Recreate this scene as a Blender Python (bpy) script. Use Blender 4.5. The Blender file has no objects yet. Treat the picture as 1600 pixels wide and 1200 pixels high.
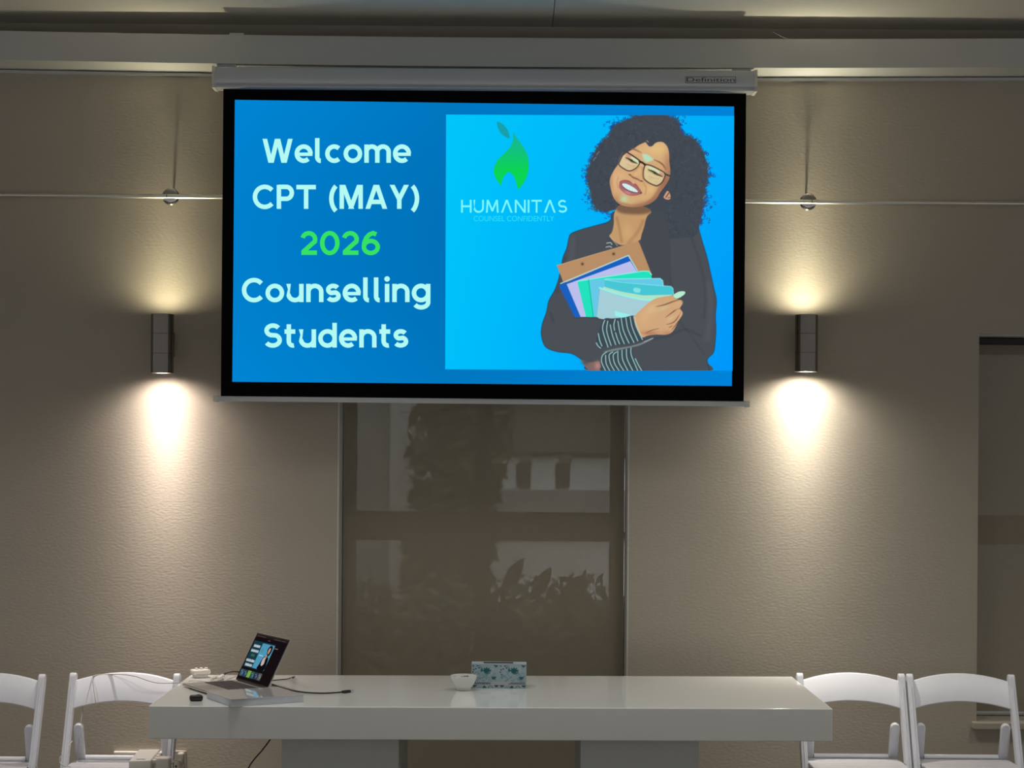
import bpy, bmesh, math, random
import numpy as np
from mathutils import Vector, Matrix

# ------------------------------------------------------------------ camera, world, exposure
SC = bpy.context.scene
COL = SC.collection
F = 2943.0            # focal length in pixels of the 1600 x 1200 frame
ROLL = math.radians(0.42)
EYE = 1.70
cam_data = bpy.data.cameras.new('camera')
cam_data.sensor_width = 36.0
cam_data.lens = 36.0 * F / 1600.0
cam_data.shift_y = 84.0 / 1600.0
cam_data.clip_end = 200
cam = bpy.data.objects.new('camera', cam_data)
COL.objects.link(cam)
cam.matrix_world = Matrix.Translation((0, 0, EYE)) @ Matrix.Rotation(math.pi / 2, 4, 'X') @ Matrix.Rotation(ROLL, 4, 'Z')
SC.camera = cam
SC.view_settings.view_transform = 'Standard'
SC.view_settings.look = 'None'
SC.view_settings.gamma = 1.0
SC.view_settings.use_curve_mapping = False
SC.view_settings.exposure = 0.35

world = bpy.data.worlds.new('dusk daylight')
SC.world = world
world.use_nodes = True
wn = world.node_tree.nodes
wl = world.node_tree.links
wn.clear()
w_out = wn.new('ShaderNodeOutputWorld')
w_bg = wn.new('ShaderNodeBackground')
w_tc = wn.new('ShaderNodeTexCoord')
w_sep = wn.new('ShaderNodeSeparateXYZ')
w_rmp = wn.new('ShaderNodeValToRGB')
w_map = wn.new('ShaderNodeMapRange')
w_map.inputs['From Min'].default_value = -1.0
w_map.inputs['From Max'].default_value = 1.0
w_rmp.color_ramp.elements[0].position = 0.46
w_rmp.color_ramp.elements[0].color = (0.20, 0.205, 0.213, 1)    # the dim hall behind the viewer
w_rmp.color_ramp.elements[1].position = 0.56
w_rmp.color_ramp.elements[1].color = (0.62, 0.66, 0.72, 1)       # overcast evening outdoors beyond the end wall
wl.new(w_tc.outputs['Generated'], w_sep.inputs[0])
wl.new(w_sep.outputs['Y'], w_map.inputs['Value'])
wl.new(w_map.outputs[0], w_rmp.inputs[0])
wl.new(w_rmp.outputs[0], w_bg.inputs['Color'])
wl.new(w_bg.outputs[0], w_out.inputs[0])
w_bg.inputs['Strength'].default_value = 1.0

# beam of each reflector lamp: watts on the axis, half-width of the beam (radians), share of wide spill, steepness of the beam edge, colour
LAMPS = {'left up': (30.0, 0.20, 0.015, 2.0, (1.0, 0.91, 0.62)), 'left down': (124.0, 0.24, 0.003, 2.5, (1.0, 0.87, 0.79)),
         'right up': (48.0, 0.20, 0.015, 2.0, (1.0, 0.93, 0.68)), 'right down': (92.0, 0.25, 0.008, 2.1, (1.0, 0.93, 0.81))}
ADDED_FILL = (49.0, (1.0, 0.95, 0.88))       # added fill spots on the ceiling that brighten table and chairs

# overcast evening sky light falling on the garden beyond the end wall
sun_data = bpy.data.lights.new('evening_sky', 'SUN')
sun_data.energy = 8.0
sun_data.angle = math.radians(50)
sun_data.color = (0.93, 0.96, 1.0)
sun = bpy.data.objects.new('evening_sky', sun_data)
COL.objects.link(sun)
sun.rotation_euler = (math.radians(38), 0, math.radians(8))

CR, SR = math.cos(ROLL), math.sin(ROLL)


def at(px, py, Y):
    """World point at depth Y seen at pixel (px, py) of the 1600 x 1200 photograph."""
    u = (px - 800.0) / F
    v = (684.0 - py) / F
    return Vector(((u * CR - v * SR) * Y, Y, EYE + (u * SR + v * CR) * Y))


def on(px, py, z):
    """World point at height z seen at pixel (px, py)."""
    u = (px - 800.0) / F
    v = (684.0 - py) / F
    Y = (z - EYE) / (u * SR + v * CR)
    return at(px, py, Y)


# ------------------------------------------------------------------ materials
def lin(c):
    return tuple(((x / 255.0) / 12.92 if x / 255.0 <= 0.04045 else ((x / 255.0 + 0.055) / 1.055) ** 2.4) for x in c)


def mat(name, color, rough=0.5, metal=0.0, var=0.05, scale=40.0, bump=0.0, bump_scale=200.0, spec=0.5, stretch=None, coat=0.0):
    m = bpy.data.materials.new(name)
    m.use_nodes = True
    nt = m.node_tree
    b = nt.nodes['Principled BSDF']
    b.inputs['Roughness'].default_value = rough
    b.inputs['Metallic'].default_value = metal
    b.inputs['Specular IOR Level'].default_value = spec
    b.inputs['Coat Weight'].default_value = coat
    b.inputs['Coat Roughness'].default_value = 0.05
    tc = nt.nodes.new('ShaderNodeTexCoord')
    src = tc.outputs['Object']
    if stretch:
        mp = nt.nodes.new('ShaderNodeMapping')
        mp.inputs['Scale'].default_value = stretch
        nt.links.new(src, mp.inputs[0])
        src = mp.outputs[0]
    n = nt.nodes.new('ShaderNodeTexNoise')
    n.inputs['Scale'].default_value = scale
    n.inputs['Detail'].default_value = 4.0
    nt.links.new(src, n.inputs['Vector'])
    mx = nt.nodes.new('ShaderNodeMix')
    mx.data_type = 'RGBA'
    nt.links.new(n.outputs['Fac'], mx.inputs[0])
    mx.inputs[6].default_value = tuple(c * (1 - var) for c in color) + (1,)
    mx.inputs[7].default_value = tuple(min(1.0, c * (1 + var)) for c in color) + (1,)
    nt.links.new(mx.outputs[2], b.inputs['Base Color'])
    if bump > 0:
        n2 = nt.nodes.new('ShaderNodeTexNoise')
        n2.inputs['Scale'].default_value = bump_scale
        n2.inputs['Detail'].default_value = 3.0
        nt.links.new(src, n2.inputs['Vector'])
        bp = nt.nodes.new('ShaderNodeBump')
        bp.inputs['Strength'].default_value = bump
        bp.inputs['Distance'].default_value = 0.002
        nt.links.new(n2.outputs['Fac'], bp.inputs['Height'])
        nt.links.new(bp.outputs[0], b.inputs['Normal'])
    return m


def emit(name, color, strength=1.0):
    m = bpy.data.materials.new(name)
    m.use_nodes = True
    nt = m.node_tree
    b = nt.nodes['Principled BSDF']
    b.inputs['Base Color'].default_value = (0.0, 0.0, 0.0, 1)
    b.inputs['Specular IOR Level'].default_value = 0.0
    b.inputs['Roughness'].default_value = 0.9
    b.inputs['Emission Color'].default_value = tuple(color) + (1,)
    b.inputs['Emission Strength'].default_value = strength
    return m


def emit_attr(name, strength=1.0):
    m = emit(name, (1, 1, 1), strength)
    nt = m.node_tree
    a = nt.nodes.new('ShaderNodeAttribute')
    a.attribute_name = 'Col'
    nt.links.new(a.outputs['Color'], nt.nodes['Principled BSDF'].inputs['Emission Color'])
    return m


def print_attr(name, rough=0.45):
    m = mat(name, (0.5, 0.5, 0.5), rough)
    nt = m.node_tree
    a = nt.nodes.new('ShaderNodeAttribute')
    a.attribute_name = 'Col'
    nt.links.new(a.outputs['Color'], nt.nodes['Principled BSDF'].inputs['Base Color'])
    return m


def blind_mat(name, color, through):
    m = mat(name, color, 0.9, var=0.06, scale=30, bump=0.15, bump_scale=900, spec=0.15)
    nt = m.node_tree
    b = nt.nodes['Principled BSDF']
    t = nt.nodes.new('ShaderNodeBsdfTransparent')
    mix = nt.nodes.new('ShaderNodeMixShader')
    mix.inputs[0].default_value = through
    nt.links.new(b.outputs[0], mix.inputs[1])
    nt.links.new(t.outputs[0], mix.inputs[2])
    nt.links.new(mix.outputs[0], nt.nodes['Material Output'].inputs[0])
    return m


def glass_mat(name):
    m = bpy.data.materials.new(name)
    m.use_nodes = True
    nt = m.node_tree
    nt.nodes.remove(nt.nodes['Principled BSDF'])
    t = nt.nodes.new('ShaderNodeBsdfTransparent')
    t.inputs[0].default_value = (0.93, 0.95, 0.94, 1)
    g = nt.nodes.new('ShaderNodeBsdfGlossy')
    g.inputs['Roughness'].default_value = 0.02
    fr = nt.nodes.new('ShaderNodeFresnel')
    fr.inputs[0].default_value = 1.45
    mix = nt.nodes.new('ShaderNodeMixShader')
    nt.links.new(fr.outputs[0], mix.inputs[0])
    nt.links.new(t.outputs[0], mix.inputs[1])
    nt.links.new(g.outputs[0], mix.inputs[2])
    nt.links.new(mix.outputs[0], nt.nodes['Material Output'].inputs[0])
    return m


M = {}
M['wall'] = mat('beige wall plaster', (0.45, 0.402, 0.33), 0.85, var=0.05, scale=3.5, bump=0.42, bump_scale=95, spec=0.2, stretch=(0.6, 1, 1.3))
M['ceiling'] = mat('white ceiling paint', (0.66, 0.63, 0.56), 0.9, var=0.03, scale=5, bump=0.1, spec=0.2)
M['beam'] = mat('white painted timber', (0.56, 0.56, 0.535), 0.6, var=0.03, scale=8, bump=0.08)
M['floor'] = mat('grey floor tile', (0.23, 0.21, 0.185), 0.35, var=0.1, scale=4, bump=0.05)
M['reveal'] = mat('white trim paint', (0.66, 0.65, 0.61), 0.5, var=0.03)
M['sill'] = mat('plaster sill', (0.42, 0.38, 0.31), 0.7, var=0.05)
M['frame'] = mat('dark window frame', (0.030, 0.026, 0.022), 0.5)
M['blind'] = blind_mat('brown sunscreen fabric', (0.38, 0.332, 0.255), 0.24)
M['headbox'] = mat('dark blind headrail', (0.02, 0.018, 0.016), 0.5)
M['alu'] = mat('brushed aluminium', (0.55, 0.56, 0.56), 0.35, 1.0, var=0.05, stretch=(1, 60, 60))
M['glass'] = glass_mat('window glass')
M['steel'] = mat('brushed stainless steel', (0.27, 0.245, 0.21), 0.24, 1.0, var=0.08, scale=20, stretch=(60, 60, 1))
M['chrome'] = mat('polished steel', (0.66, 0.64, 0.60), 0.12, 1.0, var=0.03)
M['rail'] = mat('satin steel rail', (0.78, 0.76, 0.70), 0.30, 1.0, var=0.03)
M['dark'] = mat('dark bracket metal', (0.035, 0.033, 0.03), 0.5, 0.6)
M['bulb'] = emit('lamp glow', (1.0, 0.85, 0.6), 2.0)
M['ceramic'] = mat('lampholder ceramic', (0.7, 0.68, 0.62), 0.5)
M['case'] = mat('silver grey screen casing', (0.56, 0.58, 0.60), 0.32, 0.15, var=0.03, stretch=(1, 30, 30))
M['endcap'] = mat('cream plastic end cap', (0.66, 0.64, 0.55), 0.45)
M['blackfab'] = mat('matt black screen cloth', (0.004, 0.004, 0.005), 0.95, spec=0.05)
M['badge'] = mat('dark grey badge print', (0.045, 0.048, 0.05), 0.6)
M['table'] = mat('gloss white table lacquer', (0.82, 0.835, 0.805), 0.10, var=0.02, scale=6, spec=0.6, coat=0.35)
M['pedestal'] = mat('grey table pedestal', (0.58, 0.59, 0.58), 0.4, var=0.03)
M['chair'] = mat('white resin', (0.79, 0.81, 0.87), 0.42, var=0.02, scale=25)
M['seat'] = mat('grey seat slat resin', (0.60, 0.59, 0.63), 0.45, var=0.02)
M['rubber'] = mat('grey rubber', (0.2, 0.2, 0.2), 0.8)
M['rivet'] = mat('zinc rivet', (0.5, 0.5, 0.5), 0.35, 1.0)
M['silver'] = mat('laptop aluminium', (0.50, 0.485, 0.465), 0.35, 0.8, var=0.02)
M['keys'] = mat('dark keys', (0.035, 0.03, 0.03), 0.6)
M['pad'] = mat('trackpad', (0.42, 0.40, 0.385), 0.25, 0.6)
M['blackgl'] = mat('black glass bezel', (0.012, 0.009, 0.009), 0.12)
M['black'] = mat('black plastic', (0.008, 0.008, 0.01), 0.45)
M['blackcable'] = mat('black cable rubber', (0.012, 0.012, 0.012), 0.5)
M['whitecable'] = mat('white cable', (0.62, 0.58, 0.55), 0.5)
M['whiteplastic'] = mat('white plastic', (0.78, 0.74, 0.68), 0.4, var=0.02)
M['socket'] = mat('beige socket plate', (0.40, 0.37, 0.31), 0.45)
M['pages'] = mat('paper edges', (0.60, 0.63, 0.68), 0.8, var=0.08, scale=20, stretch=(1, 1, 90))
M['cover'] = mat('glossy white cover', (0.52, 0.51, 0.50), 0.06, var=0.02, coat=0.5)
M['china'] = mat('white china glaze', (0.72, 0.73, 0.70), 0.12, var=0.02)
M['darkmix'] = mat('bowl contents', (0.12, 0.14, 0.12), 0.6, var=0.5, scale=90)
M['carton'] = mat('pale carton', (0.42, 0.50, 0.53), 0.5)
M['print'] = print_attr('printed carton')
M['slit'] = mat('dark slit', (0.03, 0.03, 0.03), 0.7)
M['house'] = mat('white render', (0.62, 0.61, 0.60), 0.9, var=0.05, scale=3)
M['housegrey'] = mat('grey render', (0.30, 0.29, 0.29), 0.9, var=0.08, scale=3)
M['shutter'] = mat('brown timber cladding', (0.12, 0.10, 0.085), 0.8, var=0.3, scale=6, stretch=(12, 1, 0.4))
M['fence'] = mat('weathered boards', (0.13, 0.125, 0.115), 0.85, var=0.25, scale=3, stretch=(1, 1, 6))
M['roofdark'] = mat('dark recess', (0.02, 0.02, 0.02), 0.8)
M['leaf'] = mat('dark leaf', (0.030, 0.045, 0.018), 0.6, var=0.4, scale=6)
M['leaf2'] = mat('hedge leaf', (0.085, 0.115, 0.045), 0.6, var=0.4, scale=6)
M['bark'] = mat('bark', (0.05, 0.035, 0.025), 0.9, var=0.3)
M['lawn'] = mat('lawn', (0.05, 0.06, 0.022), 0.95, var=0.4, scale=8)
EXPO = 2 ** -0.35
M['picture'] = emit_attr('projected picture light', EXPO)
M['laptopimg'] = emit_attr('laptop screen light', 0.8 * EXPO)


# ------------------------------------------------------------------ objects
ORG = {}


def mesh_obj(name, bm, m, parent=None, origin=None, smooth=False, angle=35):
    """Link a bmesh given in world coordinates as ONE mesh object (its origin: the parent's, or the given one)."""
    if parent is not None:
        org = ORG[parent.name]
    else:
        org = Vector(origin) if origin is not None else Vector((0, 0, 0))
    me = bpy.data.meshes.new(name)
    if isinstance(bm, bpy.types.Mesh):
        me = bm
        me.name = name
    else:
        bmesh.ops.recalc_face_normals(bm, faces=bm.faces)
        bm.to_mesh(me)
        bm.free()
    me.transform(Matrix.Translation(-org))
    o = bpy.data.objects.new(name, me)
    COL.objects.link(o)
    if m is not None:
        me.materials.append(m)
    if parent is not None:
        o.parent = parent
    else:
        o.location = org
    ORG[o.name] = org
    if smooth:
        for p in me.polygons:
            p.use_smooth = True
        if angle:
            me.set_sharp_from_angle(angle=math.radians(angle))
    return o


def tag(o, label=None, cat=None, group=None, kind=None):
    if label:
        o['label'] = label
    if cat:
        o['category'] = cat
    if group:
        o['group'] = group
    if kind:
        o['kind'] = kind
    return o


def thing(name, label, cat, loc, group=None):
    o = bpy.data.objects.new(name, None)
    COL.objects.link(o)
    o.location = loc
    o.empty_display_size = 0.1
    ORG[o.name] = Vector(loc)
    return tag(o, label, cat, group)


def copy_tree(o, parent=None):
    c = o.copy()
    COL.objects.link(c)
    if parent is not None:
        c.parent = parent
    for ch in list(o.children):
        copy_tree(ch, c)
    return c


def B():
    return bmesh.new()


def box(bm, x0, x1, y0, y1, z0, z1, bev=0.0, seg=2):
    tmp = bmesh.new()
    v = [tmp.verts.new(p) for p in ((x0, y0, z0), (x1, y0, z0), (x1, y1, z0), (x0, y1, z0), (x0, y0, z1), (x1, y0, z1), (x1, y1, z1), (x0, y1, z1))]
    for f in ((0, 3, 2, 1), (4, 5, 6, 7), (0, 1, 5, 4), (1, 2, 6, 5), (2, 3, 7, 6), (3, 0, 4, 7)):
        tmp.faces.new([v[i] for i in f])
    if bev > 0:
        bmesh.ops.bevel(tmp, geom=tmp.edges[:], offset=bev, segments=seg, profile=0.5, affect='EDGES')
    merge(bm, tmp)
    return bm


def merge(bm, tmp, mtx=None):
    if mtx is not None:
        bmesh.ops.transform(tmp, matrix=mtx, verts=tmp.verts)
    me = bpy.data.meshes.new('tmp')
    tmp.to_mesh(me)
    tmp.free()
    bm.from_mesh(me)
    bpy.data.meshes.remove(me)


def obox(bm, c, ax, ay, az, sx, sy, sz, bev=0.0, seg=2):
    """Oriented box: centre c, unit axes, full sizes."""
    tmp = bmesh.new()
    box(tmp, -sx / 2, sx / 2, -sy / 2, sy / 2, -sz / 2, sz / 2, bev, seg)
    m = Matrix.Identity(4)
    for i, a in enumerate((ax, ay, az)):
        a = Vector(a).normalized()
        for r in range(3):
            m[r][i] = a[r]
    m.translation = Vector(c)
    merge(bm, tmp, m)
    return bm


def prism(bm, quad_lo, quad_hi, bev=0.0, seg=2):
    tmp = bmesh.new()
    n = len(quad_lo)
    a = [tmp.verts.new(p) for p in quad_lo]
    b = [tmp.verts.new(p) for p in quad_hi]
    tmp.faces.new(a[::-1])
    tmp.faces.new(b)
    for i in range(n):
        tmp.faces.new((a[i], a[(i + 1) % n], b[(i + 1) % n], b[i]))
    if bev > 0:
        bmesh.ops.bevel(tmp, geom=tmp.edges[:], offset=bev, segments=seg, profile=0.5, affect='EDGES')
    merge(bm, tmp)
    return bm


def lathe(bm, prof, c, axis='Z', seg=40, cap=True):
    """prof: list of (radius, height) along the axis from c."""
    c = Vector(c)
    rings = []
    for r, h in prof:
        ring = []
        for i in range(seg):
            a = 2 * math.pi * i / seg
            x, y = r * math.cos(a), r * math.sin(a)
            p = Vector((x, y, h)) if axis == 'Z' else (Vector((x, h, y)) if axis == 'Y' else Vector((h, x, y)))
            ring.append(bm.verts.new(c + p))
        rings.append(ring)
    for k in range(len(rings) - 1):
        for i in range(seg):
            j = (i + 1) % seg
            bm.faces.new((rings[k][i], rings[k][j], rings[k + 1][j], rings[k + 1][i]))
    if cap:
        bm.faces.new(rings[0][::-1])
        bm.faces.new(rings[-1])
    return bm


def spline(pts, n=8, closed=False):
    P = [np.array(p, float) for p in pts]
    m = len(P)
    out = []
    rng = range(m if closed else m - 1)
    for i in rng:
        if closed:
            p0, p1, p2, p3 = P[(i - 1) % m], P[i], P[(i + 1) % m], P[(i + 2) % m]
        else:
            p0, p1, p2, p3 = P[max(i - 1, 0)], P[i], P[i + 1], P[min(i + 2, m - 1)]
        for k in range(n):
            t = k / n
            out.append(0.5 * ((2 * p1) + (-p0 + p2) * t + (2 * p0 - 5 * p1 + 4 * p2 - p3) * t * t + (-p0 + 3 * p1 - 3 * p2 + p3) * t ** 3))
    if not closed:
        out.append(P[-1])
    return out


def tube(bm, pts, r, seg=10, sm=8):
    """Round bar along a smooth path; r may be a number or one radius per path point."""
    path = [Vector(p) for p in (spline(pts, sm) if sm > 1 and len(pts) > 2 else pts)]
    n = len(path)
    t0 = (path[1] - path[0]).normalized()
    up = Vector((0, 0, 1)) if abs(t0.z) < 0.9 else Vector((1, 0, 0))
    nrm = (up - t0 * up.dot(t0)).normalized()
    rings = []
    for i, p in enumerate(path):
        t = (path[min(i + 1, n - 1)] - path[max(i - 1, 0)]).normalized()
        nrm = (nrm - t * nrm.dot(t)).normalized()
        bi = t.cross(nrm)
        rings.append([bm.verts.new(p + (nrm * math.cos(a) + bi * math.sin(a)) * r) for a in [2 * math.pi * k / seg for k in range(seg)]])
    for k in range(n - 1):
        for i in range(seg):
            j = (i + 1) % seg
            bm.faces.new((rings[k][i], rings[k][j], rings[k + 1][j], rings[k + 1][i]))
    bm.faces.new(rings[0][::-1])
    bm.faces.new(rings[-1])
    return bm


def struct(name, bm, m, **kw):
    o = mesh_obj(name, bm, m, **kw)
    o['kind'] = 'structure'
    return o


# ------------------------------------------------------------------ the room
WY = 7.80                                   # room face of the end wall
KX = WY / F
W1L, W1R = at(527, 800, WY).x, at(983, 800, WY).x
W2L = at(1528, 800, WY).x
W2R = W2L + (W1R - W1L)
WTOP = at(1560, 522, WY).z
SILL = at(1560, 1127, WY).z
CEIL = 3.402
WALLX = 9.0

bm = B()
xs = [(-WALLX, W1L), (W1R, W2L), (W2R, WALLX)]
for a, b in xs:
    box(bm, a, b, WY, WY + 0.22, 0.0, CEIL)
box(bm, W1L, W1R, WY, WY + 0.22, WTOP, CEIL)
box(bm, W2L, W2R, WY, WY + 0.22, WTOP, CEIL)
box(bm, W2L, W2R, WY, WY + 0.22, 0.0, SILL - 0.03)
bmesh.ops.remove_doubles(bm, verts=bm.verts, dist=0.0005)
struct('wall_back', bm, M['wall'])

struct('floor', box(B(), -WALLX, WALLX, -4.0, WY + 0.22, -0.1, 0.0), M['floor'])
bm = B()
JX = at(866, 4, 7.45).x                     # the joint between two ceiling boards
box(bm, -WALLX, JX - 0.0015, -4.0, WY + 0.22, CEIL, CEIL + 0.03)
box(bm, JX + 0.0015, WALLX, -4.0, WY + 0.22, CEIL, CEIL + 0.03)
box(bm, -WALLX, WALLX, -4.0, WY + 0.22, CEIL + 0.03, CEIL + 0.1)
ceiling = struct('ceiling', bm, M['ceiling'])
for dx in (-2.4, -0.8, 0.8, 2.4):            # added fill spots out of view, in made-up ring fittings
    bm = B()
    lathe(bm, [(0.235, CEIL - 0.006), (0.262, CEIL - 0.006), (0.266, CEIL), (0.235, CEIL)], (dx, 6.3, 0), 'Z', 32, cap=False)
    mesh_obj('added_fill_ring', bm, M['reveal'], ceiling)
    ld = bpy.data.lights.new('added_fill', 'SPOT')
    ld.energy, ld.color = ADDED_FILL
    ld.spot_size, ld.spot_blend, ld.shadow_soft_size = math.radians(104), 1.0, 0.23
    lo = bpy.data.objects.new('added_fill', ld)
    COL.objects.link(lo)
    lo.parent = ceiling
    lo.location = (dx, 6.3, CEIL - 0.24)

# pelmet beam in front of the wall head, sagging a little in the middle
BYF = 7.59


def pelmet(y0, y1, pz):
    """Long profile along X with the sag; pz(u) -> (z bottom, z top)."""
    bm = B()
    rows = []
    n = 48
    for i in range(n + 1):
        x = -WALLX + 2 * WALLX * i / n
        zb, zt = pz(x)
        rows.append([bm.verts.new(p) for p in ((x, y0, zb), (x, y1, zb), (x, y1, zt), (x, y0, zt))])
    for i in range(n):
        for k in range(4):
            j = (k + 1) % 4
            bm.faces.new((rows[i][k], rows[i + 1][k], rows[i + 1][j], rows[i][j]))
    bm.faces.new(rows[0])
    bm.faces.new(rows[-1][::-1])
    return bm


def sag(x):
    return 0.015 * max(0.0, 1 - (x / 2.2) ** 2)


ZB0 = 1.7 + (684 - 98.5) * BYF / F
ZT0 = 1.7 + (684 - 53.3) * BYF / F
struct('trim_1', pelmet(BYF, WY, lambda x: (ZB0 - sag(x), ZT0 - sag(x))), M['beam'])
struct('trim_2', pelmet(WY - 0.020, WY, lambda x: (ZB0 - sag(x) - 0.0165, ZB0 - sag(x) - 0.004)), M['beam'])

# windows: reveal lining, frame, glass
FY = 8.03


def window(n, x0, x1, z0, inset):
    bm = B()
    t = 0.006
    box(bm, x0, x0 + t, WY + inset, WY + 0.22, z0, WTOP)
    box(bm, x1 - t, x1, WY + inset, WY + 0.22, z0, WTOP)
    box(bm, x0 + t, x1 - t, WY + inset, WY + 0.22, WTOP - t, WTOP)
    root = struct('window_%d' % n, bm, M['reveal'], origin=((x0 + x1) / 2, WY + 0.1, z0))
    dx = x0 - W1L
    fx0, fx1 = x0 + t, x1 - t
    gl, gm0, gm1, gr = at(556, 800, FY).x + dx, at(743, 800, FY).x + dx, at(767, 800, FY).x + dx, at(953, 800, FY).x + dx
    zt = at(1560, 554, FY).z
    zr1, zr0 = at(760, 800, FY).z, at(760, 845, FY).z
    fb = B()
    ya, yb = FY, FY + 0.05
    zb = z0 + 0.07
    box(fb, fx0, gl, ya, yb, z0, WTOP - t)
    box(fb, gr, fx1, ya, yb, z0, WTOP - t)
    box(fb, gm0, gm1, ya, yb, zb, zt)
    box(fb, gl, gr, ya, yb, zt, WTOP - t)
    box(fb, gl, gr, ya, yb, z0, zb)
    box(fb, gl, gm0, ya, yb, zr0, zr1)
    box(fb, gm1, gr, ya, yb, zr0, zr1)
    mesh_obj('window_frame', fb, M['frame'], root)
    for (a, b) in ((gl, gm0), (gm1, gr)):
        for (c, d) in ((zb, zr0), (zr1, zt)):
            mesh_obj('pane', box(B(), a, b, FY + 0.02, FY + 0.026, c, d), M['glass'], root)
    return root


window(1, W1L, W1R, 0.0, 0.001)
w2 = window(2, W2L, W2R, SILL, 0.03)
bm = box(B(), W2L - 0.02, W2R + 0.02, WY - 0.035, WY + 0.20, SILL - 0.030, SILL - 0.001, 0.004)
struct('trim_3', bm, M['sill'])


def blind(x0, x1, z0, label):
    r = thing('roller_blind', label, 'blind', ((x0 + x1) / 2, 7.965, z0))
    g = 0.010
    y = 7.965
    mesh_obj('blind_fabric', box(B(), x0 + g, x1 - g, y, y + 0.0012, z0 + 0.02, WTOP - 0.03), M['blind'], r)
    mesh_obj('headrail', box(B(), x0 + g, x1 - g, y - 0.03, y + 0.03, WTOP - 0.036, WTOP - 0.007, 0.004), M['headbox'], r)
    mesh_obj('bottom_bar', box(B(), x0 + g, x1 - g, y - 0.008, y + 0.009, z0 + 0.006, z0 + 0.020, 0.003), M['alu'], r)
    return r


blind(W1L, W1R, 0.0, 'brown see-through roller blind hanging down behind the white table')
blind(W2L, W2R, SILL, 'brown see-through roller blind above the sill behind the rightmost chair')

# ------------------------------------------------------------------ steel hanging rail on standoffs
RY = 7.733
rz0 = at(0, 304.8, RY)
rz1 = at(1600, 318.4, RY)
rdir = (rz1 - rz0).normalized()
rl = thing('hanging_rail', 'thin polished steel rail running across the wall behind the projection screen', 'rail', at(800, 311, RY))
kn = []
for px in (266.5, 1263.0):
    a = at(px, 304.8 + 13.6 * px / 1600.0, RY)
    kn.append(a)
RR = 0.0098
segs = [(rz0 - rdir * 1.6, kn[0] - rdir * 0.016), (kn[0] - rdir * 0.013, kn[1] + rdir * 0.013), (kn[1] + rdir * 0.016, rz1 + rdir * 1.6)]
for a, b in segs:
    mesh_obj('rail_tube', tube(B(), [a, b], RR, 20, 1), M['rail'], rl, smooth=True)
for a in kn:
    bm = B()
    c = Vector((a.x, 0, a.z + 0.001))
    lathe(bm, [(0.0, 7.7275), (0.022, 7.7275), (0.031, 7.730), (0.0352, 7.735), (0.0352, 7.743), (0.033, 7.746), (0.0, 7.746)], c, 'Y', 48, cap=False)
    bmesh.ops.remove_doubles(bm, verts=bm.verts, dist=1e-5)
    h = mesh_obj('standoff_disc', bm, M['chrome'], rl, smooth=True)
    mesh_obj('stem', tube(B(), [(c.x, 7.743, c.z), (c.x, WY - 0.0002, c.z)], 0.0042, 16, 1), M['steel'], h, smooth=True)
    mesh_obj('joint_ring', tube(B(), [a - rdir * 0.0175, a - rdir * 0.0115] if a is kn[0] else [a + rdir * 0.0115, a + rdir * 0.0175], 0.0088, 20, 1), M['dark'], rl, smooth=True)

# ------------------------------------------------------------------ wall sconces
LY = 7.684
LR = 0.0463


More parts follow.
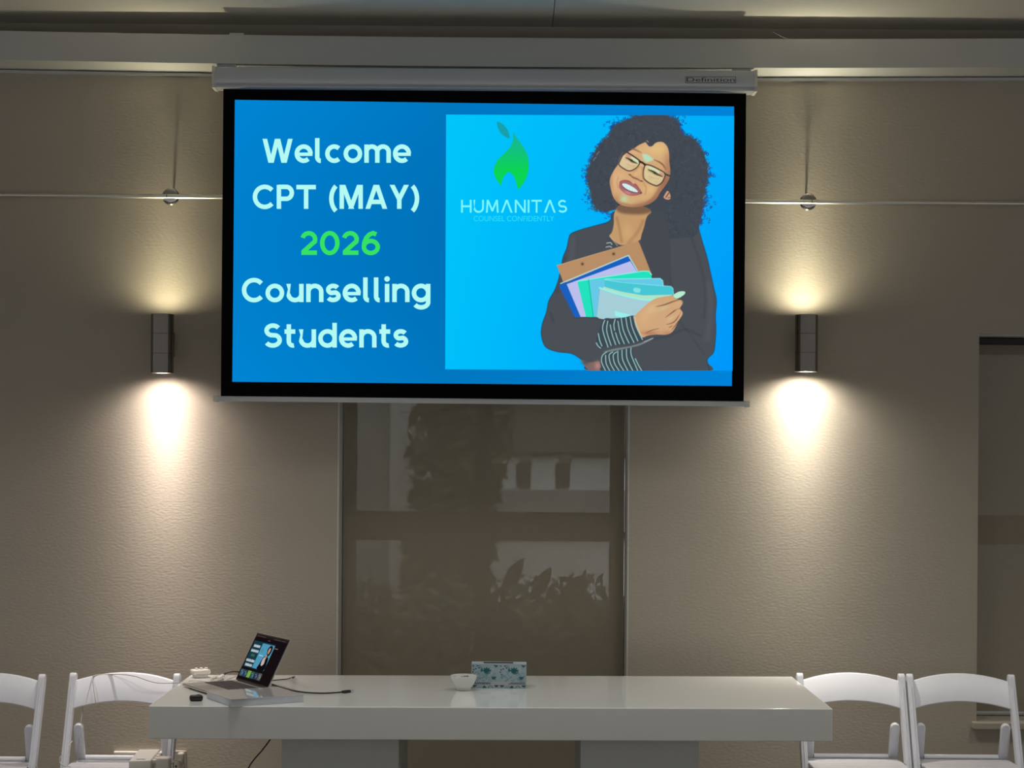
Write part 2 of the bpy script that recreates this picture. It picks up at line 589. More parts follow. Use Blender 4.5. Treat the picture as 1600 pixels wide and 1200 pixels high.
def sconce(px, y_top, y_bot, side, label):
    pt, pb = at(px, y_top, LY), at(px, y_bot, LY)
    x = (pt.x + pb.x) / 2
    z0, z1 = pb.z, pt.z
    r = thing('wall_sconce', label, 'wall lamp', (x, LY, z0), 'up and down wall sconces')
    H = z1 - z0
    Ri = LR - 0.0025
    prof = [(LR, 0.0)]
    for f in (1 / 3.0, 2 / 3.0):
        prof += [(LR, H * f - 0.0012), (LR - 0.0012, H * f - 0.0004), (LR - 0.0012, H * f + 0.0004), (LR, H * f + 0.0012)]
    prof += [(LR, H), (Ri, H), (Ri, 0.0), (LR, 0.0)]
    bm = B()
    lathe(bm, prof, (x, LY, z0), 'Z', 64, cap=False)
    bmesh.ops.remove_doubles(bm, verts=bm.verts, dist=1e-5)
    mesh_obj('cylinder_shade', bm, M['steel'], r, smooth=True)
    zm = (z0 + z1) / 2
    mesh_obj('wall_bracket', box(B(), x - 0.030, x + 0.030, LY + LR - 0.004, WY - 0.0002, zm - 0.052, zm + 0.052, 0.004), M['dark'], r)
    bm = lathe(B(), [(Ri - 0.0003, zm - 0.012), (Ri - 0.0003, zm + 0.012)], (x, LY, 0), 'Z', 48)
    mesh_obj('lampholder', bm, M['ceramic'], r)
    for s, zr, cfg in ((1, z1, LAMPS[side + ' up']), (-1, z0, LAMPS[side + ' down'])):
        rec = 0.050 if s > 0 else 0.056
        zb = zr - s * rec
        bm = lathe(B(), [(0.012, zm + s * 0.012), (0.014, zb - s * 0.02), (0.016, zb - s * 0.008), (0.012, zb), (0.004, zb + s * 0.003)], (x, LY, 0), 'Z', 24)
        mesh_obj('bulb', bm, M['bulb'], r, smooth=True)
        watts, core, spill, edge, colr = cfg
        ld = bpy.data.lights.new('lamp_light', 'POINT')
        ld.color = colr
        ld.energy = watts
        ld.shadow_soft_size = 0.018 if s > 0 else 0.014
        ld.use_nodes = True                      # reflector lamp: bright core on the axis, wide spill
        nt = ld.node_tree
        em = nt.nodes['Emission']
        tcn = nt.nodes.new('ShaderNodeNewGeometry')
        sp = nt.nodes.new('ShaderNodeSeparateXYZ')
        nt.links.new(tcn.outputs['Incoming'], sp.inputs[0])

        def mth(op, a, b=None):
            n = nt.nodes.new('ShaderNodeMath')
            n.operation = op
            for i, q in enumerate((a, b)):
                if q is None:
                    continue
                if isinstance(q, (int, float)):
                    n.inputs[i].default_value = q
                else:
                    nt.links.new(q, n.inputs[i])
            return n.outputs[0]
        th = mth('ARCCOSINE', mth('MULTIPLY', sp.outputs['Z'], -1.0 if s < 0 else 1.0))
        q = mth('DIVIDE', th, core)
        nt.links.new(mth('ADD', mth('DIVIDE', 1.0, mth('ADD', mth('POWER', q, edge), 1.0)), spill), em.inputs['Strength'])
        lo = bpy.data.objects.new('lamp_light', ld)
        COL.objects.link(lo)
        lo.parent = r
        lo.location = (0, 0, zr - s * (0.019 if s > 0 else 0.022) - z0)
    return r


sconce(253.6, 491, 583, 'left', 'brushed steel cylinder wall lamp left of the projection screen')
sconce(1260.0, 492, 581, 'right', 'brushed steel cylinder wall lamp right of the projection screen')

# ------------------------------------------------------------------ projection screen
SY = 7.580
scr = thing('projection_screen', 'black-bordered pull-down screen showing a blue Welcome CPT 2026 slide', 'projection screen', at(757, 632, SY))
# casing: a rounded aluminium profile swept between its two end caps
CA, CB = at(339, 122, SY), at(1176, 128.3, SY)
cdir = (CB - CA).normalized()
prof = [(-0.040, 0.038), (-0.044, 0.034), (-0.047, 0.022), (-0.048, 0.004), (-0.047, -0.014), (-0.044, -0.028), (-0.041, -0.033), (-0.046, -0.038), (-0.046, -0.044),
        (-0.012, -0.044), (0.012, -0.044), (0.044, -0.044), (0.044, 0.038)]


def sweep(bm, prof, a, b):
    ends = []
    for p in (a, b):
        ends.append([bm.verts.new(p + Vector((0, y, z))) for y, z in prof])
    n = len(prof)
    for i in range(n):
        j = (i + 1) % n
        bm.faces.new((ends[0][i], ends[0][j], ends[1][j], ends[1][i]))
    bm.faces.new(ends[0][::-1])
    bm.faces.new(ends[1])
    return bm


casing = mesh_obj('casing', sweep(B(), prof, CA, CB), M['case'], scr, smooth=True, angle=25)
for s, p in ((-1, CA), (1, CB)):
    bm = B()
    q = [(y * 1.06, z * 1.06) for y, z in prof]
    a, b = (p - cdir * 0.013, p) if s < 0 else (p, p + cdir * 0.013)
    sweep(bm, q, a, b)
    mesh_obj('end_cap', bm, M['endcap'], casing)
    bx = p.x + (0.022 if s < 0 else -0.055)
    mesh_obj('ceiling_bracket', box(B(), bx - 0.025, bx + 0.05, 7.600, 7.622, p.z + 0.0385, ZB0 - sag(bx) + 0.0005 - 0.001, 0.001), M['case'], casing)


def text_mesh(body, size, bold=0.0):
    cu = bpy.data.curves.new('tmp', 'FONT')
    cu.body = body
    cu.size = size
    cu.offset = bold
    ob = bpy.data.objects.new('tmp', cu)
    COL.objects.link(ob)
    bpy.context.view_layer.update()
    dg = bpy.context.evaluated_depsgraph_get()
    me = bpy.data.meshes.new_from_object(ob.evaluated_get(dg))
    bpy.data.objects.remove(ob)
    bpy.data.curves.remove(cu)
    return me


def text_fit(body, place, x0, x1, y_base, cap, bold=0.0):
    """Mesh of built-in lettering scaled so that it spans x0..x1 with the given cap height; place(x, y) -> world."""
    me = text_mesh(body, 1.0, bold)
    co = np.zeros(len(me.vertices) * 3)
    me.vertices.foreach_get('co', co)
    co = co.reshape(-1, 3)
    mn, mx = co.min(0), co.max(0)
    sx = (x1 - x0) / (mx[0] - mn[0])
    sy = cap / 0.70
    for v, c in zip(me.vertices, co):
        v.co = place(x0 + (c[0] - mn[0]) * sx, y_base - c[1] * sy)
    me.materials.clear()
    return me


# cloth with the black border, corners as hung
YC = 7.5800
cloth = [at(349, 138, YC), at(1166, 146, YC), at(1162, 629, YC), at(345, 622.5, YC)]
cq = [p + Vector((0, 0.0008, 0)) for p in cloth]
mesh_obj('black_border', prism(B(), cloth, cq), M['blackfab'], scr)
# weight bar
WA, WB = at(336, 622.5, YC), at(1169, 631, YC)
wprof = [(-0.012, 0.009), (-0.014, 0.0), (-0.012, -0.011), (0.012, -0.011), (0.014, 0.0), (0.012, 0.009)]
bar = mesh_obj('weight_bar', sweep(B(), wprof, WA, WB), M['case'], scr)
for p, s in ((WA, -1), (WB, 1)):
    a, b = (p - cdir * 0.004, p + cdir * 0.012) if s < 0 else (p - cdir * 0.012, p + cdir * 0.004)
    mesh_obj('end_cap', sweep(B(), [(y * 1.25, z * 1.25) for y, z in wprof], a, b), M['endcap'], bar)

# badge on the casing
def casing_place(x, y):
    p = at(x, y, 7.5315)
    return Vector((p.x, 7.5315, p.z))


mesh_obj('lettering', text_fit('Definition', casing_place, 1073, 1148, 127.6, 6.6), M['badge'], casing)
bm = B()
for (xa, ya, xb, yb) in ((1071, 119.6, 1150, 120.4), (1071, 129.0, 1150, 129.8), (1071, 119.6, 1071.8, 129.8), (1149.2, 119.6, 1150, 129.8)):
    q = [casing_place(xa, ya), casing_place(xb, ya), casing_place(xb, yb), casing_place(xa, yb)]
    bm.faces.new([bm.verts.new(p) for p in q])
mesh_obj('badge_outline', bm, M['badge'], casing)


# ---- the projected slide (flat, in the plane of the cloth) -----------------
def slide_at(layer):
    y = YC - 0.0004 - 0.0003 * layer
    return lambda px, py: at(px, py, y)


def L3(c):
    return np.array(lin(c))


def bg_slide(x, y):
    """Colour of the slide's plain left part (sRGB 0-255 arrays)."""
    t = np.clip((x - 367) / 330.0, 0, 1)
    v = np.clip((y - 160) / 440.0, 0, 1)
    r = np.zeros_like(x)
    g = 133 - 14 * t - 6 * np.sin(v * math.pi) + 9 * np.clip((x - 700) / 450, 0, 1) * 1.4
    b = 212 - 20 * t - 8 * np.sin(v * math.pi) + 22 * np.clip((x - 700) / 450, 0, 1) * 1.2
    return np.stack([r, g, b], -1)


def bg_pic(x, y):
    t = np.clip((x - 697) / 450.0, 0, 1)
    v = np.clip((y - 180) / 400.0, 0, 1)
    g = 198 - 26 * t - 16 * v * (0.4 + t)
    b = 250 - 0 * t
    return np.stack([np.zeros_like(x), g, np.full_like(x, 1.0) * b], -1)


def to_lin(a):
    a = np.clip(a / 255.0, 0, 1)
    return np.where(a <= 0.04045, a / 12.92, ((a + 0.055) / 1.055) ** 2.4)


def colour_grid(name, quad, nx, ny, colour, place, keep=None):
    """Grid mesh over quad (TL, TR, BR, BL in picture coordinates) with a colour per vertex; keep(x, y) drops cells."""
    u, v = np.meshgrid(np.linspace(0, 1, nx + 1), np.linspace(0, 1, ny + 1))
    tl, tr, br, bl = [np.array(p, float) for p in quad]
    P = (tl * ((1 - u) * (1 - v))[..., None] + tr * (u * (1 - v))[..., None] + br * (u * v)[..., None] + bl * ((1 - u) * v)[..., None])
    X, Yp = P[..., 0], P[..., 1]
    c = colour(X, Yp)
    p0 = np.array(place(0, 0))
    px = np.array(place(1, 0)) - p0
    py = np.array(place(0, 1)) - p0
    W = p0 + X[..., None] * px + Yp[..., None] * py
    idx = np.arange((nx + 1) * (ny + 1)).reshape(ny + 1, nx + 1)
    q = np.stack([idx[1:, :-1], idx[1:, 1:], idx[:-1, 1:], idx[:-1, :-1]], -1).reshape(-1, 4)
    if keep is not None:
        k = keep.reshape(-1)
        q = q[k[q].any(1)]
        used = np.unique(q)
        remap = np.full(idx.size, -1)
        remap[used] = np.arange(used.size)
        q = remap[q]
        W = W.reshape(-1, 3)[used]
        c = c.reshape(-1, 3)[used]
    W = W.reshape(-1, 3)
    c = to_lin(c.reshape(-1, 3))
    me = bpy.data.meshes.new(name)
    me.vertices.add(len(W))
    me.vertices.foreach_set('co', W.astype(np.float32).ravel())
    me.loops.add(q.size)
    me.loops.foreach_set('vertex_index', q.astype(np.int32).ravel())
    me.polygons.add(len(q))
    me.polygons.foreach_set('loop_start', np.arange(0, q.size, 4, dtype=np.int32))
    me.update(calc_edges=True)
    at_ = me.color_attributes.new('Col', 'FLOAT_COLOR', 'POINT')
    rgba = np.ones((len(W), 4), np.float32)
    rgba[:, :3] = c
    at_.data.foreach_set('color', rgba.ravel())
    return me


slide = mesh_obj('projected_slide', colour_grid('projected_slide', ((367, 156), (1147, 166.5), (1143.5, 603), (363, 596.5)), 80, 46, bg_slide, slide_at(0)), M['picture'], scr)
mesh_obj('picture_panel', colour_grid('picture_panel', ((697, 179), (1147, 181), (1144.5, 579.5), (695.5, 577)), 60, 54, bg_pic, slide_at(1)), M['picture'], slide)

# ---- stroke lettering for the headline ------------------------------------
HS = 0.093        # half stroke, cap height = 1
XH = 0.76


def arc(cx, cy, rx, ry, a0, a1, n=18):
    return [(cx + rx * math.cos(math.radians(a0 + (a1 - a0) * i / n)), cy + ry * math.sin(math.radians(a0 + (a1 - a0) * i / n))) for i in range(n + 1)]


def glyphs():
    h = HS
    t, b = 1 - h + 0.01, h - 0.01           # centre lines of the cap top and bottom
    xt = XH - h + 0.01
    xc = (xt + b) / 2
    xr = (xt - b) / 2
    G = {}
    V = lambda x, y0, y1: [(x, y0), (x, y1)]
    D = lambda x0, x1: ('clip', [(x0 - (x1 - x0) * 0.2, -0.2), (x1 + (x1 - x0) * 0.2, 1.2)])
    U = lambda x0, x1: ('clip', [(x0 - (x1 - x0) * 0.2, 1.2), (x1 + (x1 - x0) * 0.2, -0.2)])
    G['W'] = (1.26, [U(0.10, 0.345), D(0.375, 0.615), U(0.645, 0.885), D(0.915, 1.16)])
    G['A'] = (0.92, [D(0.10, 0.44), U(0.48, 0.82), [(0.22, 0.29), (0.70, 0.29)]])
    G['M'] = (1.02, [V(h + .02, 0, 1), V(1.0 - h, 0, 1), ('clip', [(0.09, 1.2), (0.09 + 0.46, -0.03)]), ('clip', [(0.93, 1.2), (0.93 - 0.46, -0.03)])])
    G['Y'] = (0.84, [V(0.42, 0, 0.45), ('clipt', [(0.42, 0.40), (0.06, 1.12)]), ('clipt', [(0.42, 0.40), (0.78, 1.12)])])
    G['C'] = (0.90, [arc(0.50, 0.5, 0.41, 0.42, 42, 318, 30)])
    G['P'] = (0.76, [V(h + .02, 0, 1), [(0.11, t)] + arc(0.42, (t + 0.42) / 2, 0.235, (t - 0.42) / 2, 90, -90) + [(0.11, 0.42)]])
    G['T'] = (0.82, [V(0.41, 0, 0.95), [(0.0, t - .01), (0.82, t - .01)]])
    G['('] = (0.36, [arc(0.62, 0.43, 0.50, 0.66, 128, 232)])
    G[')'] = (0.36, [arc(-0.26, 0.43, 0.50, 0.66, 52, -52)])
    G['2'] = (0.74, [arc(0.36, t - 0.265, 0.265, 0.265, 165, -20) + [(0.52, 0.49), (0.13, 0.13)], [(0.05, h), (0.70, h)]])
    G['0'] = (0.82, [arc(0.41, 0.5, 0.315, 0.42, 0, 360, 36)])
    G['6'] = (0.78, [arc(0.39, 0.335, 0.29, 0.255, 0, 360, 30), [(0.105, 0.36), (0.12, 0.52), (0.20, 0.72), (0.33, 0.86), (0.48, t + .005), (0.62, 0.865)]])
    G['S'] = (0.76, [arc(0.385, t - 0.205, 0.265, 0.205, 32, 180, 14) + arc(0.385, t - 0.205, 0.265, 0.205, 190, 250, 6) + arc(0.375, b + 0.225, 0.29, 0.225, 62, -10, 6) + arc(0.375, b + 0.225, 0.29, 0.225, -20, -150, 12)])
    G['e'] = (0.74, [arc(0.37, xc, 0.285, xr, 0, 312, 28) , ('thin', [(0.10, xc - .025), (0.735, xc - .025)])])
    G['o'] = (0.76, [arc(0.38, xc, 0.295, xr, 0, 360, 32)])
    G['c'] = (0.68, [arc(0.37, xc, 0.285, xr, 48, 312, 26)])
    G['l'] = (0.36, [[(0.11, 1.03), (0.11, 0.24)] + arc(0.245, 0.24, 0.135, 0.16, 190, 275, 8)])
    G['i'] = (0.24, [V(0.12, 0, XH), ('dot', (0.12, 0.965, 0.115))])
    G['m'] = (1.12, [V(h + .01, 0, XH), arc(0.325, xt - 0.225, 0.225, 0.225, 180, 0) + [(0.55, 0)], arc(0.785, xt - 0.225, 0.235, 0.225, 180, 0) + [(1.02, 0)]])
    G['n'] = (0.74, [V(h + .01, 0, XH), arc(0.37, xt - 0.25, 0.265, 0.25, 180, 0) + [(0.635, 0)]])
    G['u'] = (0.74, [V(0.635, 0, XH), [(0.105, XH), (0.105, b + 0.25)] + arc(0.37, b + 0.25, 0.265, 0.25, 180, 360)])
    G['d'] = (0.78, [V(0.675, 0, 1.03), arc(0.38, xc, 0.295, xr, 0, 360, 32)])
    G['g'] = (0.78, [[(0.675, XH), (0.675, 0.0)] + arc(0.385, 0.0, 0.29, 0.22, 0, -150, 16), arc(0.38, xc, 0.295, xr, 0, 360, 32)])
    G['t'] = (0.52, [[(0.20, 0.97), (0.20, 0.27)] + arc(0.37, 0.27, 0.17, 0.185, 180, 285, 10), [(0.02, XH - h), (0.47, XH - h)]])
    G['s'] = (0.62, [arc(0.305, xt - 0.155, 0.205, 0.155, 30, 180, 12) + arc(0.305, xt - 0.155, 0.205, 0.155, 190, 245, 5) + arc(0.30, b + 0.17, 0.225, 0.165, 65, -10, 6) + arc(0.30, b + 0.17, 0.225, 0.165, -20, -150, 12)])
    G[' '] = (0.36, [])
    return G


GL = glyphs()


def clip_poly(poly, y0, y1):
    for lim, keep_above in ((y0, True), (y1, False)):
        out = []
        for i in range(len(poly)):
            a, b = poly[i], poly[(i + 1) % len(poly)]
            ia = a[1] >= lim if keep_above else a[1] <= lim
            ib = b[1] >= lim if keep_above else b[1] <= lim
            if ia:
                out.append(a)
            if ia != ib:
                t = (lim - a[1]) / (b[1] - a[1])
                out.append((a[0] + (b[0] - a[0]) * t, lim))
        poly = out
        if not poly:
            break
    return poly


def stroke_quads(pts, hw):
    """Offset a polyline by +-hw; returns polygons."""
    n = len(pts)
    P = [np.array(p, float) for p in pts]
    closed = n > 3 and np.linalg.norm(P[0] - P[-1]) < 1e-6
    left, right = [], []
    for i in range(n):
        if closed:
            a, b = P[(i - 1) % (n - 1)], P[(i + 1) % (n - 1)] if i < n - 1 else P[1]
            if i == 0:
                a = P[n - 2]
        else:
            a, b = P[max(i - 1, 0)], P[min(i + 1, n - 1)]
        d1 = P[i] - a
        d2 = b - P[i]
        n1 = np.array([-d1[1], d1[0]]) / (np.linalg.norm(d1) or 1)
        n2 = np.array([-d2[1], d2[0]]) / (np.linalg.norm(d2) or 1)
        m = n1 + n2
        m = m / (np.linalg.norm(m) or 1)
        ref = n2 if np.linalg.norm(d2) > 0 else n1
        k = hw / max(0.5, float(m.dot(ref)))
        left.append(P[i] + m * k)
        right.append(P[i] - m * k)
    return [[tuple(left[i]), tuple(right[i]), tuple(right[i + 1]), tuple(left[i + 1])] for i in range(n - 1)]


def write_strokes(bm, text, x0, x1, y_base, cap, place, hs=HS, gap=0.085, G=GL):
    total = sum(G[c][0] + gap for c in text) - gap
    sx = (x1 - x0) / total
    cx = 0.0
    for c in text:
        w, strokes = G[c]
        for s in strokes:
            if isinstance(s, tuple) and s[0] == 'dot':
                ox, oy, r = s[1]
                polys = [[(ox + r * math.cos(a), oy + r * math.sin(a)) for a in [2 * math.pi * k / 20 for k in range(20)]]]
            elif isinstance(s, tuple) and s[0] == 'thin':
                polys = stroke_quads(s[1], hs * 0.74)
            elif isinstance(s, tuple):
                polys = [clip_poly(q, 0.0 if s[0] == 'clip' else -1, 1.0) for q in stroke_quads(s[1], hs)]
            else:
                polys = stroke_quads(s, hs)
            for q in polys:
                if len(q) >= 3:
                    bm.faces.new([bm.verts.new(place(x0 + (cx + p[0]) * sx, y_base - p[1] * cap)) for p in q])
        cx += w + gap
    return bm


HEAD = emit('pale cyan projected lettering', lin((178, 250, 243)), EXPO)
GREEN = emit('green projected lettering', lin((55, 226, 98)), EXPO)
PALE = emit('white cyan projected logo lettering', lin((120, 247, 250)), EXPO)
CYAN = emit('cyan projected tagline', lin((40, 218, 250)), EXPO)
pl = slide_at(1)
for word, xa, xb, yb in (('Welcome', 410, 642, 254.3), ('CPT (MAY)', 395, 656, 326.3), ('Counselling', 378, 673, 472.0), ('Students', 412, 638, 543.0)):
    tag(mesh_obj('slide_lettering', write_strokes(B(), word, xa, xb, yb, 37.4, pl), HEAD, slide), 'pale cyan line of words on the slide')
tag(mesh_obj('slide_year', write_strokes(B(), '2026', 469, 594, 398.3, 37.0, pl), GREEN, slide), 'green year number on the slide')

# logo lettering: thin strokes, the A without its bar
LG = dict(GL)
LG['A'] = (0.98, [('clip', [(0.02, -0.2), (0.568, 1.2)]), ('clip', [(0.412, 1.2), (0.96, -0.2)])])
LG['H'] = (0.84, [[(.07, 0), (.07, 1)], [(.77, 0), (.77, 1)], [(.07, .5), (.77, .5)]])
LG['U'] = (0.84, [[(.07, 1), (.07, .38)] + arc(.42, .38, .35, .32, 180, 360) + [(.77, 1)]])
LG['N'] = (0.88, [[(.07, 0), (.07, 1)], [(.81, 0), (.81, 1)], ('clip', [(.02, 1.06), (.86, -0.06)])])
LG['I'] = (0.14, [[(.07, 0), (.07, 1)]])
LG['M'] = (1.04, [('clip', [(.07, -.1), (.15, 1.1)]), ('clip', [(.97, -.1), (.89, 1.1)]), ('clip', [(.13, 1.05), (.53, .12)]), ('clip', [(.91, 1.05), (.51, .12)])])
LG['T'] = (0.84, [[(.42, 0), (.42, .95)], [(0, .93), (.84, .93)]])
LG['S'] = (0.74, [arc(0.375, 0.705, 0.28, 0.225, 35, 180, 14) + arc(0.375, 0.705, 0.28, 0.225, 190, 250, 6) + arc(0.37, 0.29, 0.30, 0.22, 62, -10, 6) + arc(0.37, 0.29, 0.30, 0.22, -20, -150, 12)])
tag(mesh_obj('logo_lettering', write_strokes(B(), 'HUMANITAS', 720.5, 886, 332.3, 20.0, slide_at(2), 0.072, 0.16, LG), PALE, slide), 'pale logo name')
mesh_obj('tagline', text_fit('COUNSEL CONFIDENTLY', slide_at(2), 740, 866, 345.6, 8.3, 0.008), CYAN, slide)


# ---- small painter: soft shapes blended into a colour array -----------------
class Painter:
    def __init__(self, x0, y0, x1, y1, res, base):
        self.res = res
        self.x0, self.y0 = x0, y0
        self.nx, self.ny = int((x1 - x0) * res), int((y1 - y0) * res)
        self.X, self.Y = np.meshgrid(x0 + np.arange(self.nx + 1) / res, y0 + np.arange(self.ny + 1) / res)
        self.c = base(self.X, self.Y).astype(float)
        self.a = np.zeros_like(self.X)
        self.quad = ((x0, y0), (self.X[0, -1], y0), (self.X[0, -1], self.Y[-1, 0]), (x0, self.Y[-1, 0]))

    def _win(self, x0, y0, x1, y1):
        i0 = max(0, int((y0 - self.y0) * self.res) - 1)
        i1 = min(self.ny + 1, int((y1 - self.y0) * self.res) + 3)
        j0 = max(0, int((x0 - self.x0) * self.res) - 1)
        j1 = min(self.nx + 1, int((x1 - self.x0) * self.res) + 3)
        return slice(i0, i1), slice(j0, j1)

    def _put(self, w, m, col, alpha):
        m = m * alpha
        col = np.array(col, float)
        self.c[w] = self.c[w] * (1 - m[..., None]) + col * m[..., None]
        self.a[w] = np.maximum(self.a[w], m)

    def poly(self, pts, col, alpha=1.0, smooth=True, soft=0.6, within=None):
        if smooth:
            pts = spline(pts, 6, True)
        P = np.array([tuple(p)[:2] for p in pts], float)
        s = soft * 2 + 1
        w = self._win(P[:, 0].min() - s, P[:, 1].min() - s, P[:, 0].max() + s, P[:, 1].max() + s)
        X, Y = self.X[w], self.Y[w]
        if X.size == 0:
            return
        ins = np.zeros(X.shape, bool)
        d2 = np.full(X.shape, 1e9)
        for i in range(len(P)):
            ax, ay = P[i]
            bx, by = P[(i + 1) % len(P)]
            if ay != by:
                cond = ((Y >= min(ay, by)) & (Y < max(ay, by))) & (X < (bx - ax) * (Y - ay) / (by - ay) + ax)
                ins ^= cond
            ex, ey = bx - ax, by - ay
            L = ex * ex + ey * ey
            if L == 0:
                continue
            t = np.clip(((X - ax) * ex + (Y - ay) * ey) / L, 0, 1)
            d2 = np.minimum(d2, (X - ax - t * ex) ** 2 + (Y - ay - t * ey) ** 2)
        sd = np.sqrt(d2) * np.where(ins, 1, -1)
        m = np.clip(0.5 + sd / (2 * soft), 0, 1)
        m = m * m * (3 - 2 * m)
        if within is not None:
            m = m * within[w]
        self._put(w, m, col, alpha)
        full = np.zeros(self.X.shape)
        full[w] = m
        return full

    def line(self, pts, width, col, alpha=1.0, smooth=True, soft=0.5, within=None, taper=False):
        if smooth and len(pts) > 2:
            pts = spline(pts, 6)
        P = np.array([tuple(p)[:2] for p in pts], float)
        s = width + soft * 2 + 1
        w = self._win(P[:, 0].min() - s, P[:, 1].min() - s, P[:, 0].max() + s, P[:, 1].max() + s)
        X, Y = self.X[w], self.Y[w]
        if X.size == 0:
            return
        best = np.full(X.shape, -1e9)
        n = len(P) - 1
        for i in range(n):
            ax, ay = P[i]
            ex, ey = P[i + 1] - P[i]
            L = ex * ex + ey * ey
            if L == 0:
                continue
            t = np.clip(((X - ax) * ex + (Y - ay) * ey) / L, 0, 1)
            d = np.sqrt((X - ax - t * ex) ** 2 + (Y - ay - t * ey) ** 2)
            hw = width / 2
            if taper:
                u = (i + t) / n
                hw = hw * (0.25 + 0.75 * np.sin(np.clip(u, 0, 1) * math.pi))
            best = np.maximum(best, hw - d)
        m = np.clip(0.5 + best / (2 * soft), 0, 1)
        if within is not None:
            m = m * within[w]
        self._put(w, m, col, alpha)

    def blob(self, x, y, rx, ry, col, alpha=1.0, rot=0.0, within=None):
        r = max(rx, ry) * 2.2
        w = self._win(x - r, y - r, x + r, y + r)
        X, Y = self.X[w] - x, self.Y[w] - y
        if X.size == 0:
            return
        ca, sa = math.cos(rot), math.sin(rot)
        d = ((X * ca + Y * sa) / rx) ** 2 + ((-X * sa + Y * ca) / ry) ** 2
        m = np.exp(-d * 1.2)
        if within is not None:
            m = m * within[w]
        self._put(w, m, col, alpha)


def frame3(pts):
    return [(880 + x / 5.715, 160 + y / 5.715) for x, y in pts]


def frame6(pts):
    return [(930 + x / 9.23, 210 + y / 9.23) for x, y in pts]


def frame4(pts):
    return [(820 + x / 4.0, 340 + y / 4.0) for x, y in pts]


def frame7(pts):
    return [(900 + x / 6.957, 440 + y / 6.957) for x, y in pts]


